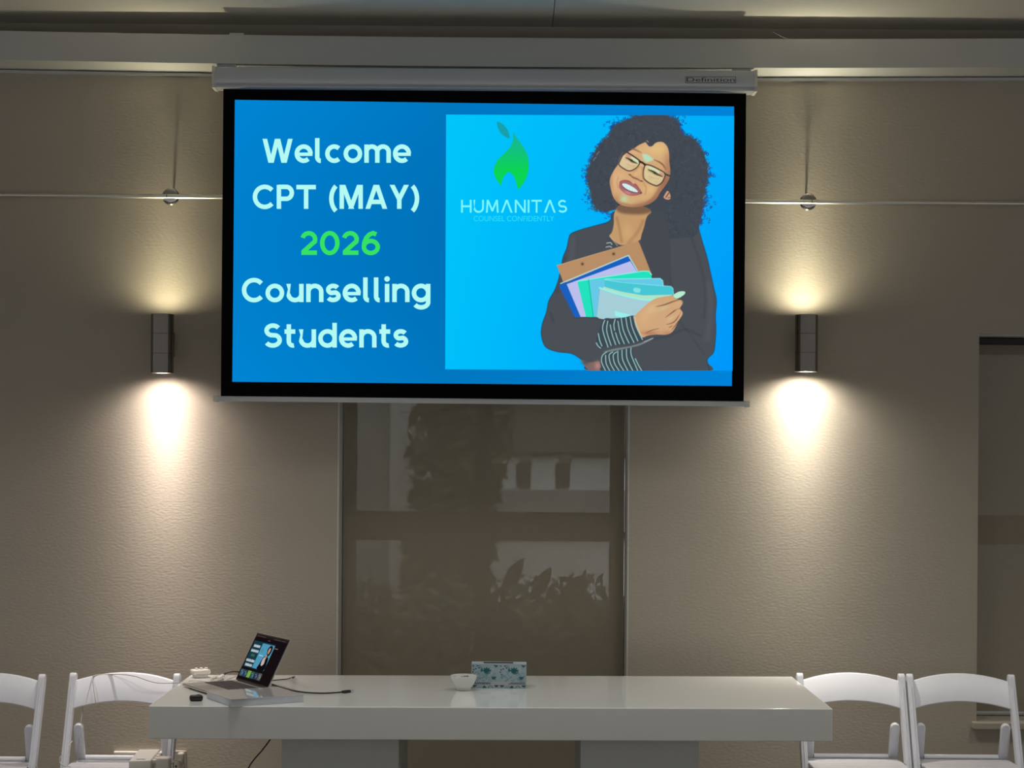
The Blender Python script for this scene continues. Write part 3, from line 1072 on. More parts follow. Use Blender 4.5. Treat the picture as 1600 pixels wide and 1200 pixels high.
def paint_portrait(res, base):
    """A woman with curly dark hair and glasses in a dark blazer, holding folders: the picture on the slide."""
    rnd = random.Random(5)
    p = Painter(838, 176, 1128, 580, res, base)
    HAIR, BLZ = (67, 73, 82), (75, 79, 86)
    BLUE = (24, 74, 168)
    # blazer body
    body = p.poly(frame4([(560, -40), (530, 20), (440, 50), (350, 75), (290, 100), (275, 130), (262, 190), (240, 245), (228, 300), (212, 380), (188, 450), (150, 520), (135, 590),
                          (108, 670), (104, 740), (130, 808), (200, 838), (290, 850), (350, 885), (375, 915), (410, 957), (800, 962), (1156, 960), (1142, 905), (1146, 878), (1180, 842), (1190, 780),
                          (1195, 700), (1192, 610), (1198, 520), (1182, 440), (1160, 340), (1140, 250), (1110, 150), (1085, 60), (1060, -60), (800, -80)]), BLZ, soft=0.5)
    OUT = frame4([(560, -40), (530, 20), (440, 50), (350, 75), (290, 100), (275, 130), (262, 190), (240, 245), (228, 300), (212, 380), (188, 450), (150, 520), (135, 590), (108, 670), (104, 740), (130, 808), (200, 838), (290, 850), (350, 885), (375, 915)])
    p.line(OUT, 1.1, (30, 62, 92), 0.75, soft=0.5)
    p.line(frame4([(1156, 960), (1142, 905), (1146, 878), (1180, 842), (1190, 780), (1195, 700), (1192, 610), (1198, 520), (1182, 440), (1160, 340), (1140, 250), (1110, 150), (1085, 60)]), 1.1, (30, 62, 92), 0.75, soft=0.5)
    for pts, wd, dk in (([(880, 40), (900, 180), (905, 330), (920, 470)], 14, 0.35), ([(1040, 120), (1100, 300), (1130, 480), (1120, 620)], 16, 0.25), ([(250, 250), (230, 360), (200, 470)], 14, 0.3),
                        ([(160, 600), (210, 700), (330, 760), (440, 760)], 18, 0.3), ([(700, 770), (880, 745), (1000, 700), (1100, 740)], 12, 0.35), ([(960, 640), (1040, 740), (1120, 850)], 10, 0.25)):
        p.line(frame4(pts), wd / 4, (52, 56, 62), dk, soft=2.0, within=body)
    for pts in ([(300, 130), (290, 260), (240, 420)], [(1150, 420), (1160, 600), (1140, 760)], [(820, 120), (850, 300), (860, 420)]):
        p.line(frame4(pts), 8, (92, 97, 103), 0.4, soft=4.0, within=body)
    # curls round the hair
    outline = frame3([(385, 975), (300, 950), (262, 880), (235, 780), (215, 680), (225, 590), (262, 490), (305, 400), (350, 350), (420, 290), (440, 230), (480, 195), (560, 160), (640, 130), (720, 112), (820, 108),
                      (910, 112), (980, 150), (1030, 190), (1050, 250), (1075, 290), (1150, 315), (1210, 380), (1260, 470), (1285, 560), (1290, 650), (1275, 740), (1265, 820), (1255, 900), (1240, 980),
                      (1220, 1080), (1180, 1190), (1000, 1215), (760, 1210), (600, 1000), (480, 960)])
    ring = spline(outline[:31], 10)
    cx, cy = 1010.0, 270.0
    for k in range(520):
        q = ring[rnd.randrange(len(ring))]
        dx, dy = q[0] - cx, q[1] - cy
        L = math.hypot(dx, dy)
        o = rnd.uniform(-2.0, 5.5) * rnd.random()
        x, y = q[0] + dx / L * o, q[1] + dy / L * o
        r = rnd.uniform(1.0, 2.4)
        a0 = rnd.uniform(0, 6.28)
        col = BLUE if rnd.random() < 0.45 else HAIR
        pts = [(x + r * math.cos(a0 + t), y + r * math.sin(a0 + t)) for t in (0, 0.9, 1.8, 2.7, 3.6)]
        p.line(pts, rnd.uniform(0.7, 1.3), col, rnd.uniform(0.5, 0.95), soft=0.5)
    # curl tufts that stick out
    for (tx, ty, n, sp) in ((445, 195, 26, 45), (1035, 165, 34, 45), (225, 640, 26, 40), (250, 850, 26, 40), (1300, 640, 26, 30), (1270, 900, 26, 40), (1245, 1050, 20, 30), (420, 1005, 16, 34)):
        for k in range(n):
            x, y = frame3([(tx + rnd.gauss(0, sp), ty + rnd.gauss(0, sp))])[0]
            r = rnd.uniform(0.9, 2.2)
            a0 = rnd.uniform(0, 6.28)
            pts = [(x + r * math.cos(a0 + t), y + r * math.sin(a0 + t)) for t in (0, 1.1, 2.2, 3.3)]
            p.line(pts, rnd.uniform(0.7, 1.2), BLUE if rnd.random() < 0.65 else HAIR, 0.85, soft=0.5)
    hair = p.poly(outline, HAIR, soft=0.9)
    for k in range(900):                     # curl texture inside the hair
        x, y = rnd.uniform(915, 1112), rnd.uniform(180, 372)
        r = rnd.uniform(1.2, 3.0)
        a0 = rnd.uniform(0, 6.28)
        pts = [(x + r * math.cos(a0 + t), y + r * math.sin(a0 + t)) for t in (0, 1.0, 2.0, 3.0)]
        p.line(pts, 1.0, (50, 54, 62) if rnd.random() < 0.55 else (86, 92, 100), 0.35, soft=0.7, within=hair)
    for (hx, hy) in ((270, 520), (300, 470), (1290, 600), (1250, 860), (1262, 960)):
        x, y = frame3([(hx, hy)])[0]
        p.line([(x, y), (x + 1.5, y - 3), (x + 4, y - 5)], 0.9, (130, 160, 200), 0.8)
    # neck
    neck = p.poly(frame4([(560, -30), (556, 40), (545, 90), (528, 118), (560, 150), (605, 172), (660, 160), (722, 138), (738, 90), (760, 40), (790, -40), (700, -80), (600, -80)]), (196, 154, 108), soft=0.6)
    p.line(frame4([(575, 0), (590, 60), (605, 150)]), 4, (150, 108, 76), 0.5, soft=1.6, within=neck)
    p.line(frame4([(740, 20), (705, 90), (650, 155)]), 5, (160, 118, 80), 0.5, soft=1.8, within=neck)
    p.blob(*frame4([(640, 90)])[0], 10, 14, (212, 172, 120), 0.6, within=neck)
    p.poly(frame3([(450, 860), (560, 880), (680, 890), (800, 860), (870, 820), (850, 930), (770, 985), (640, 1000), (490, 975)]), (112, 84, 68), 0.85, soft=3.5, within=neck)
    p.poly(frame3([(850, 850), (930, 800), (960, 900), (900, 1000), (800, 1020), (790, 960)]), HAIR, 1.0, soft=0.8)
    # collar and shirt
    p.poly(frame4([(528, 118), (548, 140), (592, 178), (560, 190), (520, 160)]), (72, 76, 82), soft=0.5)
    p.line(frame4([(532, 118), (580, 176)]), 1.0, (200, 190, 150), 0.8)
    for q in ([(512, 160), (535, 156), (545, 168)], [(508, 185), (530, 180), (542, 186)]):
        p.line(frame4(q), 1.3, (190, 205, 205), 0.9)
    p.poly(frame4([(775, -20), (745, 60), (725, 150), (760, 260), (800, 380), (900, 400), (900, 100), (860, -30)]), (70, 74, 81), soft=1.0)
    # face
    face = p.poly(frame6([(330, 430), (270, 520), (222, 620), (212, 700), (230, 800), (260, 900), (310, 970), (370, 1012), (450, 1036), (560, 1046), (680, 1032), (800, 990), (885, 920), (935, 835),
                          (1000, 750), (1045, 680), (1075, 600), (1080, 500), (1068, 400), (1064, 270), (1040, 180), (985, 118), (920, 108), (865, 128), (812, 170), (775, 150), (742, 112), (690, 126), (620, 160),
                          (560, 205), (480, 250), (400, 290), (355, 360)]), (211, 168, 122), soft=0.7)
    W6 = lambda x, y: frame6([(x, y)])[0]
    p.blob(*W6(900, 220), 14, 12, (224, 186, 122), 0.8, within=face)
    p.blob(*W6(620, 230), 12, 6, (216, 172, 124), 0.7, within=face)
    p.blob(*W6(1050, 480), 7, 24, (170, 118, 88), 0.75, within=face)
    p.blob(*W6(1010, 700), 8, 12, (150, 100, 76), 0.8, rot=0.6, within=face)
    p.blob(*W6(860, 930), 14, 6, (140, 94, 72), 0.8, rot=-0.75, within=face)
    p.blob(*W6(560, 240), 10, 5, (222, 182, 134), 0.6, within=face)
    p.blob(*W6(760, 900), 14, 8, (214, 172, 120), 0.6, within=face)
    p.blob(*W6(960, 800), 11, 9, (166, 112, 84), 0.8, rot=-0.7, within=face)
    p.blob(*W6(700, 1020), 26, 6, (150, 102, 78), 0.75, rot=-0.2, within=face)
    p.blob(*W6(300, 950), 7, 9, (170, 118, 88), 0.6, within=face)
    p.blob(*W6(235, 700), 4, 16, (186, 134, 102), 0.7, within=face)
    p.blob(*W6(330, 600), 9, 9, (218, 174, 124), 0.7, within=face)
    p.blob(*W6(800, 790), 13, 8, (224, 186, 128), 0.75, within=face)
    p.blob(*W6(520, 190), 8, 5, (176, 128, 100), 0.5, within=face)
    p.poly(frame6([(680, 285), (740, 285), (800, 320), (835, 360), (800, 385), (740, 400), (700, 360)]), (176, 228, 200), 0.85, soft=1.6)
    p.blob(*W6(420, 935), 6, 6, (176, 224, 186), 0.85, within=face)
    p.blob(*W6(480, 960), 12, 6, (208, 186, 130), 0.5, within=face)
    p.poly(frame6([(1080, 520), (1045, 680), (1000, 750), (935, 835), (885, 920), (800, 990), (690, 1034), (720, 990), (830, 900), (900, 790), (970, 690), (1040, 560)]), (158, 108, 82), 0.6, soft=2.6, within=face)
    p.poly(frame6([(300, 960), (370, 1012), (450, 1036), (560, 1046), (680, 1032), (660, 1005), (540, 1010), (420, 985)]), (166, 116, 86), 0.6, soft=2.0, within=face)
    p.blob(*W6(680, 440), 5, 8, (226, 190, 142), 0.7, within=face)
    p.blob(*W6(300, 690), 6, 12, (224, 182, 138), 0.7, within=face)
    p.blob(*W6(400, 600), 9, 5, (222, 178, 134), 0.6, rot=0.4, within=face)
    p.blob(*W6(840, 200), 22, 10, (228, 196, 138), 0.5, within=face)
    # brows
    p.line(frame6([(520, 205), (580, 222), (665, 265)]), 2.6, (138, 96, 76), 0.8, taper=True, soft=1.0)
    p.line(frame6([(850, 365), (930, 402), (985, 448), (1020, 512)]), 2.4, (120, 84, 62), 0.85, taper=True, soft=0.9)
    # lenses and eyes
    ll = [(455, 258), (540, 310), (640, 385), (615, 460), (560, 505), (500, 526), (440, 510), (345, 440), (362, 370), (400, 300)]
    rl_ = [(722, 432), (800, 448), (900, 495), (1006, 560), (1004, 610), (965, 690), (900, 738), (850, 732), (770, 695), (705, 640), (692, 580), (700, 500)]
    p.poly(frame6(ll), (220, 208, 166), 0.70, soft=0.8)
    p.poly(frame6(rl_), (218, 208, 160), 0.76, soft=0.8)
    for qx, qy in ((480, 470), (560, 480), (800, 640), (880, 690)):
        p.blob(*W6(qx, qy), 5, 3, (210, 174, 126), 0.55)
    p.poly(frame6([(520, 320), (560, 330), (630, 385), (600, 420), (540, 370)]), (206, 226, 186), 0.75, soft=1.0)
    p.poly(frame6([(760, 470), (820, 470), (900, 510), (930, 560), (840, 530)]), (206, 228, 190), 0.7, soft=1.0)
    p.poly(frame6([(430, 300), (480, 280), (520, 320), (480, 340)]), (196, 130, 120), 0.6, soft=1.0)
    p.poly(frame6([(930, 550), (990, 570), (990, 610), (940, 600)]), (196, 130, 112), 0.6, soft=1.0)
    for e in ([(435, 332), (500, 362), (545, 392), (608, 420)], [(762, 510), (830, 535), (890, 572), (972, 610)]):
        p.line(frame6(e), 3.4, (70, 58, 46), 0.95, taper=True, soft=0.6)
        m = e[1:3]
        x, y = W6((m[0][0] + m[1][0]) / 2, (m[0][1] + m[1][1]) / 2 + 4)
        p.blob(x, y, 2.0, 1.6, (44, 40, 34), 0.9)
        p.line(frame6([(q[0], q[1] + 26) for q in e[:3]]), 0.9, (176, 138, 104), 0.6, soft=0.8)
    for k in range(5):
        x, y = W6(775 + 34 * k, 508 + 18 * k)
        p.line([(x, y), (x - 0.6, y - 1.6)], 0.5, (80, 66, 52), 0.7)
    p.line(frame6([(455, 425), (520, 450), (580, 455)]), 0.8, (180, 142, 104), 0.6)
    p.line(frame6([(770, 600), (850, 630), (920, 640)]), 0.8, (180, 142, 104), 0.6)
    FR = (84, 62, 56)
    p.line(frame6(ll + ll[:1]), 1.9, FR, 0.95)
    p.line(frame6(rl_ + rl_[:1]), 2.1, FR, 0.95)
    p.line(frame6([(455, 255), (545, 308), (650, 385)]), 1.9, (70, 54, 52), 1.0)
    p.line(frame6([(640, 392), (675, 405), (722, 438)]), 3.2, (48, 42, 48), 1.0)
    p.line(frame6([(1005, 568), (1040, 585), (1085, 602)]), 2.6, (70, 66, 72), 1.0)
    p.line(frame6([(345, 440), (340, 360), (400, 250)]), 0.8, (110, 120, 130), 0.7)
    # nose
    p.line(frame6([(640, 470), (600, 500), (560, 540)]), 2.2, (186, 134, 96), 0.6, soft=1.4)
    p.line(frame6([(672, 470), (690, 560), (700, 640)]), 2.5, (170, 118, 84), 0.55, soft=1.5)
    p.blob(*W6(590, 568), 4.5, 3.6, (226, 178, 132), 0.9)
    p.blob(*W6(640, 520), 3, 5, (222, 184, 132), 0.7)
    p.line(frame6([(480, 572), (510, 590), (550, 622), (600, 640), (650, 668), (690, 682)]), 2.2, (124, 78, 62), 0.9, taper=True, soft=0.8)
    p.blob(*W6(500, 582), 1.5, 1.0, (84, 52, 46), 0.9)
    p.blob(*W6(668, 672), 1.7, 1.0, (84, 52, 46), 0.9)
    # mouth
    lips = p.poly(frame6([(352, 690), (380, 668), (430, 655), (495, 668), (545, 708), (590, 712), (632, 770), (672, 842), (630, 872), (545, 886), (465, 872), (395, 826), (348, 765)]), (168, 104, 104), soft=0.7)
    p.poly(frame6([(375, 712), (430, 706), (520, 742), (590, 790), (632, 836), (590, 842), (500, 828), (430, 790), (390, 750)]), (120, 72, 76), soft=0.5)
    teeth = p.poly(frame6([(388, 712), (440, 710), (515, 742), (580, 785), (618, 828), (580, 832), (505, 812), (445, 782), (402, 746)]), (212, 240, 238), soft=0.5)
    for k in range(5):
        x, y = W6(425 + 38 * k, 722 + 20 * k)
        p.line([(x, y), (x - 1.2, y + 6)], 0.35, (160, 190, 196), 0.6, within=teeth)
    p.blob(*W6(470, 840), 7, 2.6, (206, 140, 146), 0.8, rot=0.35, within=lips)
    p.blob(*W6(545, 700), 1.6, 2.2, (226, 178, 178), 0.9)
    p.line(frame6([(352, 690), (400, 668), (480, 675), (545, 715), (600, 745), (672, 845)]), 1.0, (126, 72, 72), 0.6)
    p.blob(*W6(660, 845), 1.6, 1.4, (84, 54, 52), 0.9)
    p.line(frame6([(330, 620), (315, 690), (330, 770)]), 1.4, (170, 118, 86), 0.5, soft=1.2)
    p.line(frame6([(700, 700), (735, 780), (720, 860)]), 1.6, (176, 124, 88), 0.55, soft=1.4)
    # forelock and ear
    p.line(frame6([(735, 95), (760, 130), (790, 160), (830, 140), (850, 90)]), 3.4, HAIR, 1.0, soft=0.7)
    p.line(frame6([(745, 90), (768, 110)]), 1.2, (200, 170, 140), 0.8)
    p.poly(frame6([(985, 905), (1005, 865), (1035, 818), (1062, 830), (1085, 880), (1080, 930), (1045, 942), (1010, 930)]), (208, 156, 126), soft=0.6)
    p.line(frame6([(1020, 905), (1045, 870), (1060, 845)]), 1.6, (80, 64, 62), 0.9)
    p.line(frame6([(1050, 915), (1075, 905)]), 1.2, (92, 70, 66), 0.8)
    # skin showing under the arm at the lower left
    p.poly(frame4([(352, 890), (400, 905), (470, 900), (486, 957), (405, 957)]), (128, 104, 100), soft=1.2)
    p.blob(*frame4([(455, 925)])[0], 5, 7, (190, 140, 134), 0.8)
    p.blob(*frame4([(380, 905)])[0], 6, 4, (70, 84, 88), 0.8)
    # clipboard and folders
    p.poly(frame4([(200, 298), (420, 232), (560, 193), (640, 168), (708, 147), (716, 158), (795, 360), (700, 420), (240, 402)]), (184, 142, 102), smooth=False, soft=0.5)
    for k in range(160):
        x, y = frame4([(rnd.uniform(215, 760), rnd.uniform(180, 390))])[0]
        p.blob(x, y, 1.2, 0.8, (166, 126, 92) if rnd.random() < .5 else (200, 160, 118), 0.35, within=None) if 184 < 0 else None
    for q in ((360, 290), (555, 227)):
        p.blob(*frame4([q])[0], 2.3, 2.3, (70, 62, 50), 1.0)
    p.line(frame4([(200, 300), (708, 148)]), 0.8, (214, 178, 138), 0.6)
    p.poly(frame4([(212, 425), (645, 240), (706, 338), (640, 480), (350, 628), (312, 622)]), (26, 96, 192), smooth=False, soft=0.5)
    p.line(frame4([(224, 412), (648, 236), (704, 332)]), 1.6, (170, 232, 240), 0.95, smooth=False)
    p.poly(frame4([(262, 416), (660, 272), (702, 338), (560, 420), (384, 630), (352, 628)]), (188, 190, 236), smooth=False, soft=0.5)
    p.poly(frame4([(328, 398), (400, 384), (740, 334), (772, 334), (790, 352), (794, 382), (560, 470), (432, 622), (385, 632)]), (36, 226, 190), smooth=False, soft=0.5)
    p.line(frame4([(328, 398), (740, 334), (775, 336), (792, 356)]), 1.4, (150, 246, 226), 0.9, smooth=False)
    p.line(frame4([(398, 388), (428, 620)]), 0.9, (20, 140, 140), 0.8, smooth=False)
    p.poly(frame4([(404, 390), (500, 384), (845, 379), (862, 392), (868, 440), (640, 540), (455, 622), (434, 622)]), (104, 200, 232), smooth=False, soft=0.5)
    p.line(frame4([(500, 384), (846, 380), (862, 394), (866, 425)]), 1.1, (150, 240, 240), 0.9, smooth=False)
    p.poly(frame4([(500, 388), (640, 402), (780, 420), (914, 430), (926, 442), (930, 484), (800, 520), (600, 470), (500, 432)]), (72, 198, 212), smooth=False, soft=0.5)
    p.line(frame4([(500, 388), (600, 404), (780, 420), (914, 430), (927, 444), (930, 480)]), 1.0, (140, 240, 236), 0.85, smooth=False)
    p.poly(frame4([(682, 440), (720, 444), (718, 468), (684, 464)]), (130, 226, 226), soft=0.8)
    p.poly(frame4([(495, 432), (600, 462), (740, 486), (920, 482), (880, 520), (700, 540), (560, 500), (480, 450)]), (176, 226, 196), smooth=False, soft=0.7)
    p.poly(frame4([(470, 436), (560, 468), (660, 496), (760, 516), (830, 520), (760, 600), (690, 640), (560, 646), (448, 628)]), (166, 206, 216), smooth=False, soft=0.5)
    p.line(frame4([(468, 440), (560, 470), (660, 497), (760, 515), (820, 510)]), 2.6, (146, 244, 234), 0.95)
    p.poly(frame4([(562, 584), (620, 598), (690, 616), (690, 640), (620, 630), (565, 614)]), (150, 240, 236), smooth=False, soft=0.6)
    p.line(frame4([(468, 445), (448, 625)]), 1.0, (130, 180, 196), 0.7, smooth=False)
    # forearm sleeve across the folders
    arm = p.poly(frame4([(300, 628), (400, 622), (490, 640), (560, 640), (600, 720), (600, 800), (470, 830), (330, 830), (200, 780), (190, 680)]), BLZ, soft=0.5)
    p.poly(frame4([(190, 640), (320, 628), (400, 622), (470, 636), (480, 760), (420, 840), (300, 840), (160, 800)]), BLZ, soft=0.6)
    p.line(frame4([(300, 632), (400, 626), (490, 640)]), 1.0, (50, 56, 62), 0.5)
    # striped cuff
    CUFF, STR = (60, 74, 84), (168, 214, 210)
    p.poly(frame7([(300, 410), (400, 400), (520, 390), (632, 372), (655, 470), (690, 560), (726, 630), (640, 662), (480, 690), (330, 706), (255, 735), (216, 660), (240, 560)]), CUFF, soft=0.5)
    for s in ([(628, 380), (655, 490), (722, 630)], [(588, 385), (612, 500), (672, 645)], [(542, 392), (565, 520), (630, 662)], [(492, 400), (515, 530), (576, 668)], [(455, 430), (480, 560), (525, 675)],
              [(425, 410), (412, 470), (420, 530)], [(430, 555), (450, 620), (474, 678)], [(372, 470), (395, 580), (432, 686)], [(345, 430), (335, 540), (382, 694)], [(312, 420), (290, 520), (348, 712)],
              [(243, 565), (258, 640), (282, 700)], [(220, 665), (240, 700), (268, 724)]):
        p.line(frame7(s), 1.35, STR, 0.95, soft=0.45)
    # lower cuff
    p.poly(frame7([(262, 860), (285, 790), (350, 755), (480, 735), (605, 712), (620, 790), (700, 930), (722, 975), (300, 975), (272, 920)]), CUFF, soft=0.5)
    for s in ([(598, 720), (602, 800), (672, 970)], [(548, 735), (556, 840), (618, 970)], [(500, 745), (508, 850), (565, 970)], [(455, 755), (462, 870), (520, 970)], [(440, 765), (405, 800), (420, 890), (470, 970)],
              [(400, 765), (360, 800), (375, 890), (418, 970)], [(322, 800), (328, 890), (368, 970)], [(340, 762), (290, 800), (278, 870), (322, 970)], [(645, 838), (680, 910), (716, 970)]):
        p.line(frame7(s), 1.35, STR, 0.95, soft=0.45)
    p.poly(frame7([(300, 762), (420, 728), (560, 706), (690, 672), (835, 612), (820, 632), (700, 690), (600, 716), (450, 748), (360, 764)]), (122, 138, 140), 0.9, soft=1.0)
    p.line(frame7([(740, 655), (835, 615)]), 1.2, (190, 206, 200), 0.7)
    # the hand
    hand = p.poly(frame7([(636, 378), (720, 292), (800, 222), (870, 182), (960, 162), (1050, 150), (1080, 150), (1100, 190), (1150, 205), (1162, 235), (1132, 290), (1158, 332), (1154, 366), (1112, 430), (1084, 490),
                          (1042, 550), (980, 576), (860, 576), (780, 588), (724, 604), (682, 540), (645, 450)]), (208, 166, 124), soft=0.5)
    W7 = lambda x, y: frame7([(x, y)])[0]
    p.blob(*W7(820, 300), 14, 8, (222, 186, 140), 0.7, rot=-0.5, within=hand)
    p.blob(*W7(740, 400), 9, 10, (220, 178, 128), 0.7, within=hand)
    p.blob(*W7(800, 560), 16, 4, (176, 118, 90), 0.75, within=hand)
    p.blob(*W7(1000, 560), 9, 4, (196, 132, 104), 0.8, within=hand)
    p.blob(*W7(950, 290), 10, 3, (206, 192, 152), 0.7, rot=-0.35, within=hand)
    p.blob(*W7(1030, 400), 8, 3, (214, 186, 142), 0.7, rot=-0.6, within=hand)
    for s, wd in (([(868, 272), (960, 252), (1060, 215), (1140, 192)], 1.8), ([(975, 388), (1040, 340), (1090, 305), (1140, 288)], 1.7), ([(985, 466), (1055, 445), (1098, 402), (1135, 335)], 1.5), ([(1040, 525), (1085, 470), (1110, 430)], 1.3),
                  ([(760, 560), (820, 530), (900, 510)], 1.0), ([(1010, 500), (1050, 480)], 1.0)):
        p.line(frame7(s), wd, (112, 74, 58), 0.85, taper=True, soft=0.7)
    for q in ((1110, 240), (1100, 300), (1120, 350)):
        p.blob(*W7(*q), 3.5, 2.4, (216, 174, 140), 0.6, rot=-0.5, within=hand)
    p.line(frame7([(1150, 215), (1160, 240), (1135, 285)]), 1.2, (150, 104, 84), 0.7, within=hand)
    p.poly(frame7([(1060, 146), (1085, 126), (1125, 108), (1175, 106), (1188, 122), (1170, 146), (1130, 172), (1095, 184), (1072, 176)]), (184, 236, 206), soft=0.5)
    p.line(frame7([(1068, 178), (1100, 190), (1140, 172)]), 0.9, (150, 120, 92), 0.7)
    p.line(frame7([(640, 385), (660, 480), (722, 606)]), 1.2, (216, 220, 200), 0.6)
    # nothing of the picture shows below the panel's edge
    p.a[p.Y > 578.6] = 0
    p.a[p.Y < 180.2] = 0
    return p


por = paint_portrait(1.6, bg_pic)
edge = np.zeros_like(por.a, bool)
edge[:] = por.a > 0.02
tag(mesh_obj('portrait', colour_grid('portrait', por.quad, por.nx, por.ny, lambda X, Y: por.c, slide_at(2), keep=edge), M['picture'], slide), 'woman with curly hair and glasses holding folders')


# logo flame with its leaf, green shading to teal at the tip
def frame2(pts):
    return [(690 + x / 5.456, 160 + y / 5.456) for x, y in pts]


lg = Painter(768, 186, 832, 298, 3.0, bg_pic)
leaf = frame2([(478, 165), (520, 185), (560, 230), (578, 280), (578, 305), (545, 295), (505, 262), (480, 215), (472, 180)])
mleaf = lg.poly(leaf, (24, 160, 172), soft=0.4)
flame = frame2([(613, 256), (640, 300), (690, 370), (728, 440), (742, 520), (735, 600), (705, 675), (655, 738), (640, 700), (625, 650), (600, 610), (570, 594), (540, 620), (515, 665), (505, 705), (470, 660), (445, 600),
                (450, 550), (480, 490), (540, 430), (585, 380), (608, 320)])
mfl = lg.poly(flame, (20, 205, 80), soft=0.4)
tv = np.clip((lg.Y - 205) / 62.0, 0, 1)[..., None]
grad = np.array([24, 176, 165]) * (1 - tv) + np.array([12, 212, 84]) * tv
lg.c = np.where((mfl > 0.3)[..., None], lg.c * (1 - mfl[..., None]) + grad * mfl[..., None], lg.c)
tag(mesh_obj('logo_flame', colour_grid('logo_flame', lg.quad, lg.nx, lg.ny, lambda X, Y: lg.c, slide_at(2), keep=lg.a > 0.02), M['picture'], slide), 'green flame-shaped logo mark')

# ------------------------------------------------------------------ white table
TZ = 0.75
FL, FR_, BR, BL = on(232, 1103, TZ), on(1301, 1107.6, TZ), on(1238, 1057, TZ), on(298, 1054.3, TZ)
tc = (FL + FR_ + BR + BL) / 4
tb = thing('table', 'long glossy white table with thick top on two slab legs', 'table', (tc.x, tc.y, 0))
TH = 0.116
bm = prism(B(), [p - Vector((0, 0, TH)) for p in (FL, FR_, BR, BL)], [FL, FR_, BR, BL], 0.003, 2)
mesh_obj('tabletop', bm, M['table'], tb)
for (xa, xb) in ((440, 623), (907, 1092)):
    yf = FL.y + 0.14
    a, b = at(xa, 1180, yf).x, at(xb, 1180, yf).x
    mesh_obj('leg', box(B(), a, b, yf, BL.y - 0.14, 0.0, TZ - TH, 0.002), M['pedestal'], tb)

# ------------------------------------------------------------------ folding chairs
CW = 0.4294 / 2


